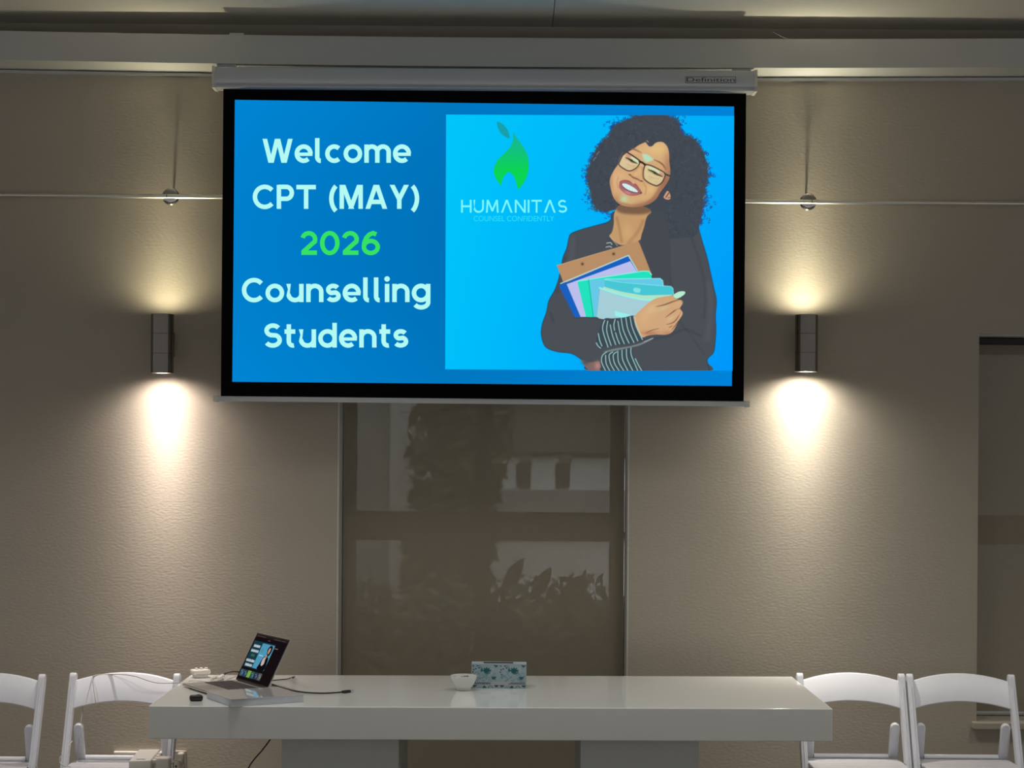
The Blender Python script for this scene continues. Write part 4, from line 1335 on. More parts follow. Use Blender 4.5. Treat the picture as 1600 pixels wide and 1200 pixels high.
def make_chair(label):
    r = thing('folding_chair', label, 'chair', (0, 0, 0), 'white folding chairs along the wall')
    H = 0.772
    lean = 0.428
    up = Vector((0, lean, 1)).normalized()
    nrm = Vector((0, 1, -lean)).normalized()
    pw = 0.0255

    def post_pt(z):
        return (z - H) * lean
    for s in (-1, 1):
        bm = B()
        xc = s * (CW - pw / 2)
        tmp = bmesh.new()
        # side profile of the upright: straight bar with a rounded head
        hd = 0.019
        Lp = (H - 0.0) / up.z
        prof = [(-hd, 0.0), (hd, 0.0), (hd, Lp - hd)] + [(hd * math.cos(a), Lp - hd + hd * math.sin(a)) for a in [math.pi * k / 8 for k in range(1, 8)]] + [(-hd, Lp - hd)]
        foot = Vector((0, post_pt(0.0), 0.0))
        lo, hi = [], []
        for n_, l_ in prof:
            q = foot + up * l_ + nrm * n_
            if q.z < 0:
                q.z = 0
            lo.append(q + Vector((xc - pw / 2, 0, 0)))
            hi.append(q + Vector((xc + pw / 2, 0, 0)))
        tmp.free()
        prism(bm, lo, hi, 0.004, 2)
        leg = mesh_obj('front_leg', bm, M['chair'], r)
        # groove bead along the bar
        a0, a1 = foot + up * 0.05 - nrm * hd, foot + up * (Lp - 0.06) - nrm * hd
        mesh_obj('bead', tube(B(), [a0 + Vector((xc, 0, 0)), a1 + Vector((xc, 0, 0))], 0.0035, 8, 1), M['chair'], leg, smooth=True)
        # rear leg, with its rounded head beside the upright
        lw = 0.037
        x1 = s * (CW - pw - 0.003)
        x0 = x1 - s * lw
        zt, yt = 0.585, post_pt(0.585) + 0.012
        yb = 0.11
        d = Vector((0, yt - yb, zt)).normalized()
        n2 = Vector((0, d.z, -d.y))
        Lr = (Vector((0, yt, zt)) - Vector((0, yb, 0))).length
        bm = B()
        th = 0.011
        lo, hi = [], []
        hw = lw / 2
        pf = [(-hw, 0), (hw, 0), (hw, Lr - hw)] + [(hw * math.cos(a), Lr - hw + hw * math.sin(a)) for a in [math.pi * k / 8 for k in range(1, 8)]] + [(-hw, Lr - hw)]
        for xx, l_ in pf:
            q = Vector(((x0 + x1) / 2 + xx, yb, 0)) + d * l_
            lo.append(q - n2 * th)
            hi.append(q + n2 * th)
        for q in lo + hi:
            if q.z < 0:
                q.z = 0
        prism(bm, lo, hi, 0.004, 2)
        mesh_obj('rear_leg', bm, M['chair'], r)
    # backrest: arched slat, bowed backwards
    bm = B()
    nx = 24
    xi = CW - pw + 0.002
    rows = []
    for i in range(nx + 1):
        u = -1 + 2 * i / nx
        x = u * xi
        zt = 0.744 + 0.028 * (1 - u * u)
        zb = 0.640 + 0.026 * (1 - u * u)
        yb_ = 0.018 * (1 - u * u)
        ring = []
        for (z, o) in ((zb + .004, -0.009), (zt - .004, -0.009), (zt, -0.005), (zt, 0.005), (zt - .004, 0.009), (zb + .004, 0.009), (zb, 0.005), (zb, -0.005)):
            ring.append(bm.verts.new((x, post_pt(z) + yb_ + o + 0.006, z)))
        rows.append(ring)
    for i in range(nx):
        for k in range(8):
            j = (k + 1) % 8
            bm.faces.new((rows[i][k], rows[i][j], rows[i + 1][j], rows[i + 1][k]))
    bm.faces.new(rows[0])
    bm.faces.new(rows[-1][::-1])
    mesh_obj('backrest', bm, M['chair'], r, smooth=True, angle=50)
    # seat: rear bar, slats, side rails, front bar
    xs_ = CW - pw - 0.042
    mesh_obj('seat_bar', tube(B(), [(-xs_, -0.030, 0.446), (xs_, -0.030, 0.446)], 0.0115, 14, 1), M['chair'], r, smooth=True)
    for k in range(6):
        y1 = -0.047 - 0.055 * k
        mesh_obj('seat_slat', box(B(), -(CW - pw - 0.004), CW - pw - 0.004, y1 - 0.050, y1, 0.426, 0.441, 0.004), M['seat'], r)
    mesh_obj('seat_bar', tube(B(), [(-xs_, -0.392, 0.444), (xs_, -0.392, 0.444)], 0.0125, 14, 1), M['chair'], r, smooth=True)
    for s in (-1, 1):
        mesh_obj('seat_rail', box(B(), s * xs_ - 0.011, s * xs_ + 0.011, -0.40, -0.02, 0.404, 0.4255, 0.005), M['chair'], r)
        mesh_obj('rivet', tube(B(), [(s * (CW - pw - 0.045), post_pt(0.437) + 0.0, 0.437), (s * (CW + 0.001), post_pt(0.437), 0.437)], 0.004, 10, 1), M['rivet'], r)
    mesh_obj('stretcher', tube(B(), [(-CW + 0.01, post_pt(0.17), 0.17), (CW - 0.01, post_pt(0.17), 0.17)], 0.010, 12, 1), M['chair'], r, smooth=True)
    zz = 0.2
    yy = 0.11 + (post_pt(0.585) + 0.012 - 0.11) * zz / 0.585
    mesh_obj('stretcher', tube(B(), [(-CW + 0.05, yy, zz), (CW - 0.05, yy, zz)], 0.010, 12, 1), M['chair'], r, smooth=True)
    return r


ch = make_chair('white folding chair cut off by the left edge of the photo')
spots = [
    (at(72, 1060, 7.29).x - CW, 7.29, 0.0, 'white folding chair cut off by the left edge of the photo'),
    (at(196.4, 1060, 7.34).x, 7.34, 0.0, 'white folding chair with adapters on its seat and a cable over its back'),
    (at(1327, 1060, 7.50).x + 0.003, 7.50, 0.0, 'white folding chair partly hidden behind the right end of the table'),
    (at(1499.5, 1060, 7.50).x, 7.50, 0.0, 'rightmost white folding chair in front of the window sill'),
]
for i, (x, y, a, lb) in enumerate(spots):
    c = ch if i == 0 else copy_tree(ch)
    c.location = (x, y, 0)
    c.rotation_euler = (0, 0, a)
    c['label'] = lb
CHB = Vector((spots[1][0], spots[1][1], 0))

# ------------------------------------------------------------------ laptop
hl = on(367, 1068, TZ)
hd = Vector((0.52, -0.854, 0)).normalized()          # along the hinge, towards the viewer
bd = Vector((-0.854, -0.52, 0)).normalized()         # from the hinge to the front edge
LW, LD = 0.300, 0.214
zt = TZ
lp = thing('laptop', 'open silver laptop with the slide on its dark screen', 'laptop', (hl.x, hl.y, TZ))
up = Vector((0, 0, 1))
cb = hl + hd * LW / 2 + bd * LD / 2 + up * 0.0095
base = mesh_obj('laptop_base', obox(B(), cb, hd, -bd, up, LW, LD, 0.010, 0.004, 3), M['silver'], lp)
for s in (-1, 1):
    for t in (-1, 1):
        mesh_obj('rubber_foot', lathe(B(), [(0.006, 0.0002), (0.006, 0.0048)], hl + hd * (LW / 2 + s * 0.12) + bd * (LD / 2 + t * 0.085), 'Z', 12), M['black'], base)
bm = B()
for row in range(6):
    y = 0.022 + row * 0.0185
    nk = 13 if row < 5 else 8
    for k in range(nk):
        w = 0.262 / nk
        obox(bm, hl + hd * (0.019 + w * (k + 0.5)) + bd * (y + 0.008) + up * 0.0149, hd, -bd, up, w - 0.0018, 0.0165, 0.0016, 0.0004, 1)
mesh_obj('keyboard', bm, M['keys'], base)
mesh_obj('keyboard_tray', obox(B(), hl + hd * LW / 2 + bd * 0.076 + up * 0.01445, hd, -bd, up, 0.268, 0.114, 0.0006), M['black'], base)
mesh_obj('trackpad', obox(B(), hl + hd * LW / 2 + bd * 0.172 + up * 0.0145, hd, -bd, up, 0.118, 0.070, 0.0006), M['pad'], base)
phi = math.radians(27)
sd = (-bd * math.sin(phi) + up * math.cos(phi)).normalized()      # up the lid
sn = hd.cross(sd).normalized()
if sn.dot(bd) < 0:
    sn = -sn
SH = 0.199
o0 = hl + up * 0.015 - bd * 0.002
lid = mesh_obj('laptop_lid', obox(B(), o0 + hd * LW / 2 + sd * SH / 2 - sn * 0.003, hd, sd, sn, LW, SH, 0.005, 0.002, 2), M['silver'], lp)
mesh_obj('bezel', obox(B(), o0 + hd * LW / 2 + sd * SH / 2 - sn * 0.0001, hd, sd, sn, LW - 0.003, SH - 0.003, 0.0010, 0.0004, 1), M['blackgl'], lid)
mesh_obj('hinge', tube(B(), [hl + up * 0.013 + hd * 0.03, hl + up * 0.013 + hd * (LW - 0.03)], 0.0045, 12, 1), M['black'], lid, smooth=True)


def lap_bg(x, y):
    return np.stack([x * 0 + 24, x * 0 + 17, x * 0 + 19], -1)


lpn = Painter(0, 0, 288, 184, 1.0, lap_bg)
lpn.poly([(0, 0), (288, 0), (288, 10), (0, 10)], (38, 30, 30), smooth=False)
for x0, x1 in ((8, 88), (165, 225), (232, 270)):
    lpn.line([(x0, 6), (x1, 6)], 2.2, (120, 112, 112), 0.6)
lpn.line([(120, 16), (140, 16)], 3, (110, 104, 108), 0.7)
lpn.line([(205, 40), (232, 40)], 3, (150, 146, 150), 0.8)
lpn.poly([(6, 26), (200, 26), (200, 134), (6, 134)], (26, 62, 80), smooth=False)
lpn.poly([(88, 30), (198, 30), (198, 131), (88, 131)], (86, 164, 198), smooth=False)
lpn.poly([(120, 131), (196, 131), (196, 30), (180, 31), (170, 60), (150, 80)], (110, 170, 190), 0.4, smooth=False)
lpn.poly([(160, 66), (150, 50), (158, 36), (172, 32), (186, 38), (190, 56), (184, 70), (176, 76), (166, 74)], (18, 18, 24))
lpn.poly([(132, 131), (134, 112), (144, 84), (160, 76), (180, 78), (192, 90), (194, 131)], (16, 16, 22))
lpn.poly([(162, 44), (172, 42), (177, 52), (172, 66), (164, 64), (160, 54)], (206, 160, 148))
lpn.poly([(146, 90), (160, 78), (168, 92), (172, 106), (160, 116), (148, 110)], (214, 190, 190))
lpn.poly([(158, 76), (168, 70), (170, 84), (164, 90)], (196, 150, 138))
lpn.line([(100, 78), (134, 78)], 4, (190, 225, 240), 0.9)
lpn.poly([(104, 60), (110, 46), (116, 58), (112, 68)], (70, 150, 160), 0.8)
rr = random.Random(3)
for y, xa, xb, c in ((46, 20, 78, (225, 236, 238)), (66, 14, 82, (225, 236, 238)), (84, 32, 64, (74, 120, 66)), (106, 10, 82, (225, 236, 238)), (124, 18, 76, (225, 236, 238))):
    x = xa
    while x < xb:
        w = rr.uniform(4, 7)
        lpn.line([(x, y - 4), (x + w * 0.3, y + 4)], 3.2, c, 0.9)
        lpn.line([(x + w * 0.5, y - 2), (x + w * 0.6, y + 4)], 2.8, c, 0.85)
        x += w
for k, c in enumerate(((62, 92, 116), (44, 74, 90), (126, 176, 70), (52, 90, 92), (44, 62, 84), (96, 96, 92))):
    x0 = 6 + k * 33
    lpn.poly([(x0, 144), (x0 + 30, 144), (x0 + 30, 172), (x0, 172)], c, smooth=False)
    lpn.line([(x0 + 5, 152), (x0 + 14, 152)], 3, (170, 190, 200), 0.6)
    lpn.blob(x0 + 20, 160, 5, 6, (170, 190, 190) if k != 2 else (170, 206, 120), 0.7)
s0 = o0 + hd * 0.006 + sd * (SH - 0.007) + sn * 0.0006
mesh_obj('display', colour_grid('display', lpn.quad, lpn.nx, lpn.ny, lambda X, Y: lpn.c, lambda x, y: s0 + hd * (x / 1000.0) - sd * (y / 1000.0)), M['laptopimg'], lid)

# ------------------------------------------------------------------ book beside the laptop
bF, bL, bR = on(361, 1104.8, TZ), on(318, 1091.6, TZ), on(475, 1097.0, TZ)
ex = (bR - bF).normalized()
ey = (bL - bF)
ey = (ey - ex * ey.dot(ex)).normalized()
wx, wy = (bR - bF).length, (bL - bF).length
bk = thing('book', 'thick white book lying at an angle on the table front edge', 'book', (bF + (ex * wx + ey * wy) / 2))
bc = bF + ex * wx / 2 + ey * wy / 2
TK = 0.0265
mesh_obj('page_block', obox(B(), bc + up * (TK / 2), ex, ey, up, wx - 0.003, wy - 0.003, TK - 0.0028), M['pages'], bk)
bm = B()
obox(bm, bc + up * (TK - 0.0007), ex, ey, up, wx, wy, 0.0014, 0.0005, 1)
obox(bm, bc + up * 0.0008, ex, ey, up, wx, wy, 0.0014, 0.0005, 1)
mesh_obj('cover', bm, M['cover'], bk)

# small black clicker
p0, p1 = on(296, 1095.5, TZ), on(317, 1095.0, TZ)
d_ = (p1 - p0).normalized()
bm = B()
obox(bm, (p0 + p1) / 2 + up * 0.011, d_, Vector((-d_.y, d_.x, 0)), up, (p1 - p0).length, 0.026, 0.022, 0.008, 3)
ck = mesh_obj('presenter_clicker', bm, M['black'], origin=(p0 + p1) / 2, smooth=True)
tag(ck, 'small black plastic clicker lying left of the white book', 'clicker')
mesh_obj('button', obox(B(), (p0 + p1) / 2 + up * 0.0226 + d_ * 0.008, d_, Vector((-d_.y, d_.x, 0)), up, 0.010, 0.010, 0.0016, 0.0005, 1), M['blackcable'], ck)

# white travel adapter on the far left corner
q = on(313, 1058.5, TZ)
ad = thing('plug_adapter', 'white multi plug adapter on the far left corner of the table', 'plug adapter', q)
ax = Vector((0.80, 0.42, 0)).normalized()
ay = Vector((-ax.y, ax.x, 0))
mesh_obj('adapter_base', obox(B(), q + up * 0.0075, ax, ay, up, 0.050, 0.042, 0.014, 0.003, 2), M['whiteplastic'], ad)
mesh_obj('adapter_body', obox(B(), q + up * 0.023, ax, ay, up, 0.070, 0.052, 0.017, 0.005, 3), M['whiteplastic'], ad, smooth=True)
for k in range(3):
    mesh_obj('socket_ridge', obox(B(), q + up * 0.0335 + ax * (0.020 * (k - 0.6)) + ay * 0.012, ax, ay, up, 0.010, 0.020, 0.006, 0.002, 2), M['whiteplastic'], ad)

# white charger plug and its knotted cable behind the laptop
q = on(341, 1066, TZ)
cp = thing('charger_plug', 'white charging plug with bunched cable behind the laptop keyboard', 'charger', q)
a1, a2 = on(338, 1066.0, TZ) + up * 0.008, on(352, 1058.5, TZ) + up * 0.012
dd = (a2 - a1).normalized()
sx = dd.cross(up).normalized()
mesh_obj('plug_body', obox(B(), (a1 + a2) / 2 + up * 0.001, dd, sx, sx.cross(dd), 0.070, 0.016, 0.012, 0.004, 2), M['whiteplastic'], cp)
bm = B()
loop = []
for k in range(22):
    a = k * 0.75
    loop.append(q + Vector((0.022 * math.cos(a) - 0.006, 0.045 * math.sin(a) + 0.01, 0.004 + 0.0022 * (k % 6))))
tube(bm, loop, 0.0022, 8, 4)
mesh_obj('bunched_cable', bm, M['whitecable'], cp, smooth=True)
bm = B()
tube(bm, [on(346, 1067.5, TZ) + up * 0.004, on(354, 1063.5, TZ) + up * 0.004, on(362, 1060.0, TZ) + up * 0.004, on(372, 1057.6, TZ) + up * 0.004], 0.002, 8, 6)
mesh_obj('cable_tail', bm, M['whitecable'], cp, smooth=True)


def cable(name, pts, r, m, label, cat='cable'):
    bm = tube(B(), pts, r, 8, 8)
    zs = min(v.co.z for v in bm.verts)
    c0 = Vector(pts[0])
    return tag(mesh_obj(name, bm, m, origin=(c0.x, c0.y, zs), smooth=True, angle=0), label, cat)


def tab(px, py, h=0.0):
    return on(px, py, TZ + h)


# black cables round the laptop
r_ = 0.0032
cable('black_cable', [tab(347, 1056, r_), tab(352, 1052.5, .008), tab(360, 1049.8, .014), tab(368, 1049.2, .016), tab(378, 1051.5, .010), tab(388, 1056, r_)], 0.0032, M['blackcable'], 'black cable arching out to the left behind the laptop lid')
cable('black_cable', [tab(408, 1065.0, .0025), tab(425, 1063.2, .0025), tab(440, 1061.8, .0025), tab(449, 1061.0, .003), tab(454, 1059.5, .006), tab(456, 1058.5, .018), tab(457.5, 1058, .026), tab(459.5, 1057.6, .018), tab(460.5, 1057.5, .006), tab(457, 1060, .003)], 0.0019, M['blackcable'], 'thin black cable with an upright loop right of the laptop')
lc = thing('video_cable', 'long black video cable ending in a plug right of the book', 'cable', tab(543, 1081, 0))
bm = tube(B(), [tab(425, 1069, .003), tab(440, 1074.5, .003), tab(460, 1079.5, .003), tab(480, 1082.0, .003), tab(505, 1083.0, .003), tab(528, 1081.8, .003), tab(538, 1080.6, .004)], 0.0026, 10, 8)
mesh_obj('cable_lead', bm, M['blackcable'], lc, smooth=True, angle=0)
p0, p1 = tab(535, 1081.2, .005), tab(547, 1079.6, .006)
d_ = (p1 - p0).normalized()
s_ = d_.cross(up).normalized()
mesh_obj('plug', obox(B(), (p0 + p1) / 2, d_, s_, s_.cross(d_), 0.032, 0.016, 0.009, 0.002, 2), M['blackcable'], lc)
mesh_obj('plug_tip', obox(B(), p1 + d_ * 0.006, d_, s_, s_.cross(d_), 0.014, 0.012, 0.0045), M['alu'], lc)
# cable hanging behind the table
yb = BL.y + 0.03
cable('hanging_cable', [at(432, 1140, yb), at(421, 1157, yb), at(409, 1173, yb), at(396, 1188, yb), at(387, 1204, yb), at(380, 1240, yb), Vector((at(378, 1280, yb).x, yb + 0.02, 0.10)), Vector((at(372, 1280, yb).x, yb + 0.05, 0.0035))], 0.0030, M['blackcable'], 'thin black cable hanging down below the table left of the slab leg')

# ------------------------------------------------------------------ bowl and tissue box
q = tab(724.5, 1078.4)
bw = thing('bowl', 'small white china bowl in front of the tissue box', 'bowl', q)
prof = [(0.0, 0.0), (0.024, 0.0), (0.0285, 0.001), (0.0290, 0.006), (0.0275, 0.010), (0.034, 0.017), (0.042, 0.030), (0.0475, 0.043), (0.0505, 0.0545), (0.0498, 0.056), (0.0483, 0.0545), (0.0450, 0.043), (0.039, 0.029), (0.030, 0.018), (0.018, 0.013), (0.0, 0.012)]
bm = lathe(B(), prof, q, 'Z', 56, cap=False)
bmesh.ops.remove_doubles(bm, verts=bm.verts, dist=1e-5)
mesh_obj('bowl_body', bm, M['china'], bw, smooth=True, angle=0)
rr = random.Random(9)
bm = B()
for k in range(14):
    a = rr.uniform(0, 6.28)
    d = rr.uniform(0, 0.032)
    obox(bm, q + Vector((d * math.cos(a), d * math.sin(a), 0.040 + rr.uniform(0, 0.010))), (math.cos(a), math.sin(a), 0.3), (-math.sin(a), math.cos(a), 0), (-0.3 * math.cos(a), -0.3 * math.sin(a), 1), 0.024, 0.012, 0.010, 0.004, 2)
lathe(bm, [(0.043, 0.038), (0.043, 0.041)], q, 'Z', 24)
st = mesh_obj('sweets', bm, M['darkmix'], origin=q + up * 0.04)
tag(st, 'small wrapped sweets filling the white bowl', 'sweets', kind='stuff')

tL, tR = tab(736.5, 1076.8), tab(822.5, 1077.0)
tL.y = tR.y = 7.140
tL.x, tR.x = at(736.5, 1060, 7.14).x, at(822.5, 1060, 7.14).x
TBH = 0.092
tbx = thing('tissue_box', 'pale blue tissue box with teal leaf print on the table', 'tissue box', ((tL.x + tR.x) / 2, 7.14, TZ))
x0, x1 = tL.x, tR.x
mesh_obj('carton', box(B(), x0, x1, 7.1405, 7.218, TZ + 0.0002, TZ + TBH, 0.0012, 1), M['carton'], tbx)
mesh_obj('tissue_slot', box(B(), x0 + 0.045, x1 - 0.05, 7.158, 7.200, TZ + TBH, TZ + TBH + 0.0006), M['slit'], tbx)


def box_bg(x, y):
    return np.stack([x * 0 + 150, x * 0 + 170, x * 0 + 178], -1)


tp = Painter(0, 0, 211, 104, 1.2, box_bg)
rr = random.Random(21)
DT, MT, GR = (6, 84, 94), (52, 104, 122), (24, 62, 80)
tp.poly([(0, 76), (211, 76), (211, 90), (0, 90)], (172, 176, 180), 0.9, smooth=False)


def leafshape(x, y, r, c, a0):
    for k in range(5):
        a = a0 + (k - 2) * 0.6
        tp.poly([(x, y), (x + r * .55 * math.cos(a - .35), y + r * .55 * math.sin(a - .35)), (x + r * math.cos(a), y + r * math.sin(a)), (x + r * .55 * math.cos(a + .35), y + r * .55 * math.sin(a + .35))], c)


for rep in (0, 105):
    for (dx, dy) in ((4, 6), (20, 6), (14, 18), (6, 22), (3, 32), (26, 14), (8, 42)):
        tp.poly([(rep + dx, dy + 3), (rep + dx + 3, dy), (rep + dx + 6, dy + 3), (rep + dx + 3, dy + 6)], GR)
    for k in range(4):
        tp.line([(rep + 26 + 3 * k, 8 + 4 * k), (rep + 34 + 3 * k, 6 + 4 * k)], 2, MT, 0.8)
    leafshape(rep + 58, 32, 19, DT, -1.57)
    tp.poly([(rep + 48, 28), (rep + 58, 22), (rep + 68, 28), (rep + 64, 38), (rep + 52, 38)], DT)
    tp.line([(rep + 50, 36), (rep + 60, 42), (rep + 70, 38), (rep + 73, 30)], 4, (34, 110, 120))
    tp.poly([(rep + 40, 18), (rep + 44, 30), (rep + 38, 34), (rep + 35, 26)], (34, 104, 104))
    tp.poly([(rep + 76, 54), (rep + 96, 54), (rep + 90, 66), (rep + 82, 66)], (24, 84, 100), smooth=False)
    tp.poly([(rep + 84, 4), (rep + 104, 6), (rep + 94, 16)], (50, 92, 110), smooth=False)
    for k in range(48):
        x, y = rep + rr.uniform(10, 102), rr.uniform(34, 74)
        r = rr.uniform(2, 5)
        a = rr.uniform(0, 6)
        tp.line([(x + r * math.cos(a + t), y + r * math.sin(a + t)) for t in (0, 1, 2, 3)], 1.3, MT, 0.75)
    for k in range(10):
        x, y = rep + rr.uniform(72, 84), rr.uniform(8, 40)
        tp.line([(x, y), (x + 5, y + 2)], 1.2, (205, 214, 218), 0.7)
    for (dx, c) in ((12, (52, 66, 76)), (50, (20, 92, 80)), (96, (52, 66, 76))):
        tp.poly([(rep + dx - 8, 104 if c[1] == 92 else 91), (rep + dx, 92 if c[1] == 92 else 99), (rep + dx + 8, 104 if c[1] == 92 else 91)], c)
    tp.line([(rep + 64, 103), (rep + 70, 94), (rep + 78, 95), (rep + 82, 103)], 2.2, (60, 84, 98))
    for k in range(5):
        tp.blob(rep + 20 + 5 * k, 96 + (k % 2) * 4, 1.6, 1.6, (60, 84, 98), 0.8)
for y, xa in ((80, 150), (85, 143)):
    tp.line([(xa, y), (205, y)], 3.0, (64, 70, 76), 0.85)
tp.line([(0, 103), (211, 103)], 2.0, (70, 92, 104), 0.8, smooth=False)
fx = (x1 - x0) / 211.0
fz = TBH / 104.0
mesh_obj('printed_front', colour_grid('printed_front', ((0, 0), (211, 0), (211, 104), (0, 104)), tp.nx, tp.ny, lambda X, Y: tp.c[:Y.shape[0], :X.shape[1]], lambda x, y: Vector((x0 + x * fx, 7.1401, TZ + TBH - y * fz))), M['print'], tbx)
me = text_fit('Romantic', lambda x, y: Vector((x0 + (x + 0.25 * (87 - y)) * fx, 7.1397, TZ + TBH - y * fz)), 8, 74, 87.5, 12.0, 0.02)
mesh_obj('lettering', me, M['badge'], tbx)

# ------------------------------------------------------------------ power things by the left chair
SEAT = 0.4415


def seat(px, py, h):
    return on(px, py, h)


zp = SEAT + 0.060
A, Bp, Cp, Dp = on(217, 1170.5, zp), on(250, 1170.5, zp), on(236, 1187.5, zp), on(201, 1188.5, zp)
ps = thing('power_strip', 'white power strip box lying on the chair seat left of the table', 'power strip', ((A + Cp) / 2).xy.to_3d() + up * SEAT)
lo = [Vector((p.x, p.y, SEAT)) for p in (Dp, Cp, Bp, A)]
hi = [Vector((p.x, p.y, zp)) for p in (Dp, Cp, Bp, A)]
mesh_obj('strip_body', prism(B(), lo, hi, 0.006, 3), M['whiteplastic'], ps, smooth=True, angle=40)
for k in range(4):
    t = 0.2 + 0.2 * k
    p = Cp.lerp(Bp, t)
    mesh_obj('switch_knob', obox(B(), p + Vector((0.006, 0, -0.014)), (1, 0, 0), (0, 1, 0), (0, 0, 1), 0.016, 0.028, 0.018, 0.005, 2), M['whiteplastic'], ps, smooth=True)
mesh_obj('socket_hole', obox(B(), (Cp + Dp) / 2 + Vector((0, 0.022, 0.0003)), (1, 0, 0), (0, 1, 0), (0, 0, 1), 0.034, 0.012, 0.0006), M['rubber'], ps)
# plug-in charger block on the seat, right of the strip
zq = SEAT + 0.058
pa, pb = on(248, 1182, zq), on(269, 1181, zq)
yc = pa.y - 0.03
bm = B()
cxm = (pa.x + pb.x) / 2 + 0.0005
box(bm, cxm - 0.026, cxm + 0.026, yc - 0.026, yc + 0.026, SEAT + 0.0002, zq + 0.004, 0.008, 3)
pg = mesh_obj('charger_block', bm, M['whiteplastic'], origin=(cxm, yc, SEAT), smooth=True, angle=40)
tag(pg, 'square white charger block on the chair seat beside the power strip', 'charger')
mesh_obj('usb_port', box(B(), cxm - 0.008, cxm + 0.008, yc - 0.0266, yc - 0.0255, SEAT + 0.018, SEAT + 0.023), M['rubber'], pg)

# wall outlet with a plug behind the left end of the table, and the conduit next to it
oc = at(281.5, 1190, WY)
ot = thing('wall_outlet', 'beige wall socket low on the wall with a plug in it', 'wall socket', (oc.x, WY, oc.z - 0.04))
ox0, ox1 = at(272, 1190, WY).x, at(291.5, 1190, WY).x
oz1 = at(282, 1172.5, WY).z
mesh_obj('outlet_plate', box(B(), ox0, ox1, WY - 0.011, WY - 0.0002, oz1 - 0.088, oz1, 0.003, 2), M['socket'], ot)
mesh_obj('plug', box(B(), ox0 + 0.020, ox1 - 0.006, WY - 0.045, WY - 0.0108, oz1 - 0.037, oz1 - 0.004, 0.006, 2), M['socket'], ot)
mesh_obj('socket_hole', tube(B(), [(ox0 + 0.010, WY - 0.0118, oz1 - 0.064), (ox0 + 0.010, WY - 0.0100, oz1 - 0.064)], 0.0045, 16, 1), M['black'], ot)
c0, c1 = at(178.5, 1176, WY), at(255, 1176, WY)
cd = mesh_obj('cable_conduit', box(B(), c0.x, c1.x, WY - 0.018, WY - 0.0002, c0.z - 0.0075, c0.z + 0.0075, 0.004, 2), M['whiteplastic'], origin=(c0.x, WY, c0.z))
tag(cd, 'short white cable conduit on the wall behind the second chair from the left', 'conduit')

# white cables
cable('charging_cable', [Vector((cxm + 0.0285, yc, SEAT + 0.035)), on(275, 1187.5, SEAT + 0.05), on(284, 1189.5, SEAT + 0.05), on(289, 1194, SEAT + 0.03), on(287, 1200, SEAT), on(280, 1206, SEAT - .02), Vector((at(272, 1200, 7.45).x, 7.45, 0.30)), Vector((at(270, 1200, 7.5).x, 7.5, 0.15))], 0.0026, M['whitecable'], 'thin white cable looping from the charger block towards the wall socket')
# cable from the table over the backrest of the second chair, down to the power strip
yb0 = CHB.y
bt = lambda px, py, dy: at(px, py, yb0 + dy)
path = [tab(338, 1067.5, .003), tab(325, 1065.5, .003), tab(310, 1063.6, .003), tab(298, 1063.8, .003), bt(290, 1065.5, -0.05), bt(280, 1066.5, -0.05), bt(262, 1067.5, -0.045), bt(245, 1066.8, -0.042), bt(230, 1063.0, -0.040),
        bt(215, 1057.6, -0.034), bt(203, 1055.2, -0.018), bt(190, 1053.6, -0.004), bt(172, 1053.5, 0.010), bt(156, 1054.4, 0.010), bt(146, 1056.2, 0.000), bt(143.5, 1058.5, -0.014), bt(144.5, 1063, -0.030), bt(147, 1080, -0.050), bt(149.5, 1098, -0.066), bt(150.5, 1102, -0.048), bt(147, 1098, -0.014),
        bt(138, 1091, -0.004), bt(131, 1096, -0.010), bt(129, 1106, -0.020), bt(128, 1118, -0.036), bt(126.5, 1128, -0.055), bt(125, 1150, -0.060), bt(122, 1175, -0.06), bt(118, 1215, -0.05), Vector((bt(116, 1220, 0).x, yb0 - 0.03, 0.20)), Vector((bt(118, 1220, 0).x, yb0 + 0.02, 0.05))]
cable('white_cable', path, 0.0020, M['whitecable'], 'thin white cable running from the table over the second chair back')
cable('cable_end', [bt(113, 1158, -0.145), bt(109.5, 1162, -0.165), bt(107.0, 1166, -0.175)], 0.0016, M['whiteplastic'], 'short white cable tie on the left post of the second chair', 'cable tie')
cable('white_cable', [bt(98, 1180, -0.185), bt(93.5, 1184, -0.195), bt(94, 1192, -0.20), bt(100, 1196.5, -0.22), bt(108, 1197.5, -0.215), bt(116, 1199.5, -0.16), Vector((bt(121, 1199, -0.1).x, yb0 - 0.10, SEAT + 0.004))], 0.0020, M['whitecable'], 'white cable looped round the left post of the second chair')

# small metal bits left on top of the beam
p = at(372, 52.5, BYF)
zt_ = ZT0 - sag(p.x)
tag(mesh_obj('metal_bracket', box(B(), at(358, 50, BYF).x, at(381, 50, BYF).x, BYF + 0.004, BYF + 0.04, zt_ + 0.0002, zt_ + 0.010, 0.001, 1), M['alu'], origin=(p.x, BYF + 0.02, zt_)), 'small metal bracket lying on the beam above the screen left end', 'bracket')
p = at(1228, 61, BYF)
zt_ = ZT0 - sag(p.x)
tag(mesh_obj('loose_wire', tube(B(), [Vector((p.x + 0.01, BYF + 0.008, zt_ + 0.0012)), Vector((p.x, BYF + 0.004, zt_ + 0.003)), at(1219, 56, BYF), at(1208, 50, BYF)], 0.0012, 8, 6), M['alu'], origin=(p.x, BYF + 0.005, zt_), smooth=True), 'thin loose wire sticking up from the beam right of the screen', 'wire')

# ------------------------------------------------------------------ outdoors, dim behind the blinds
struct('ground_outside', box(B(), -14, 16, WY + 0.22, 22, -0.30, -0.12), M['lawn'])
HY = 13.0
hs = thing('neighbour_house', 'pale house wall seen dimly through the blinds', 'building', (1.2, HY, -0.12))


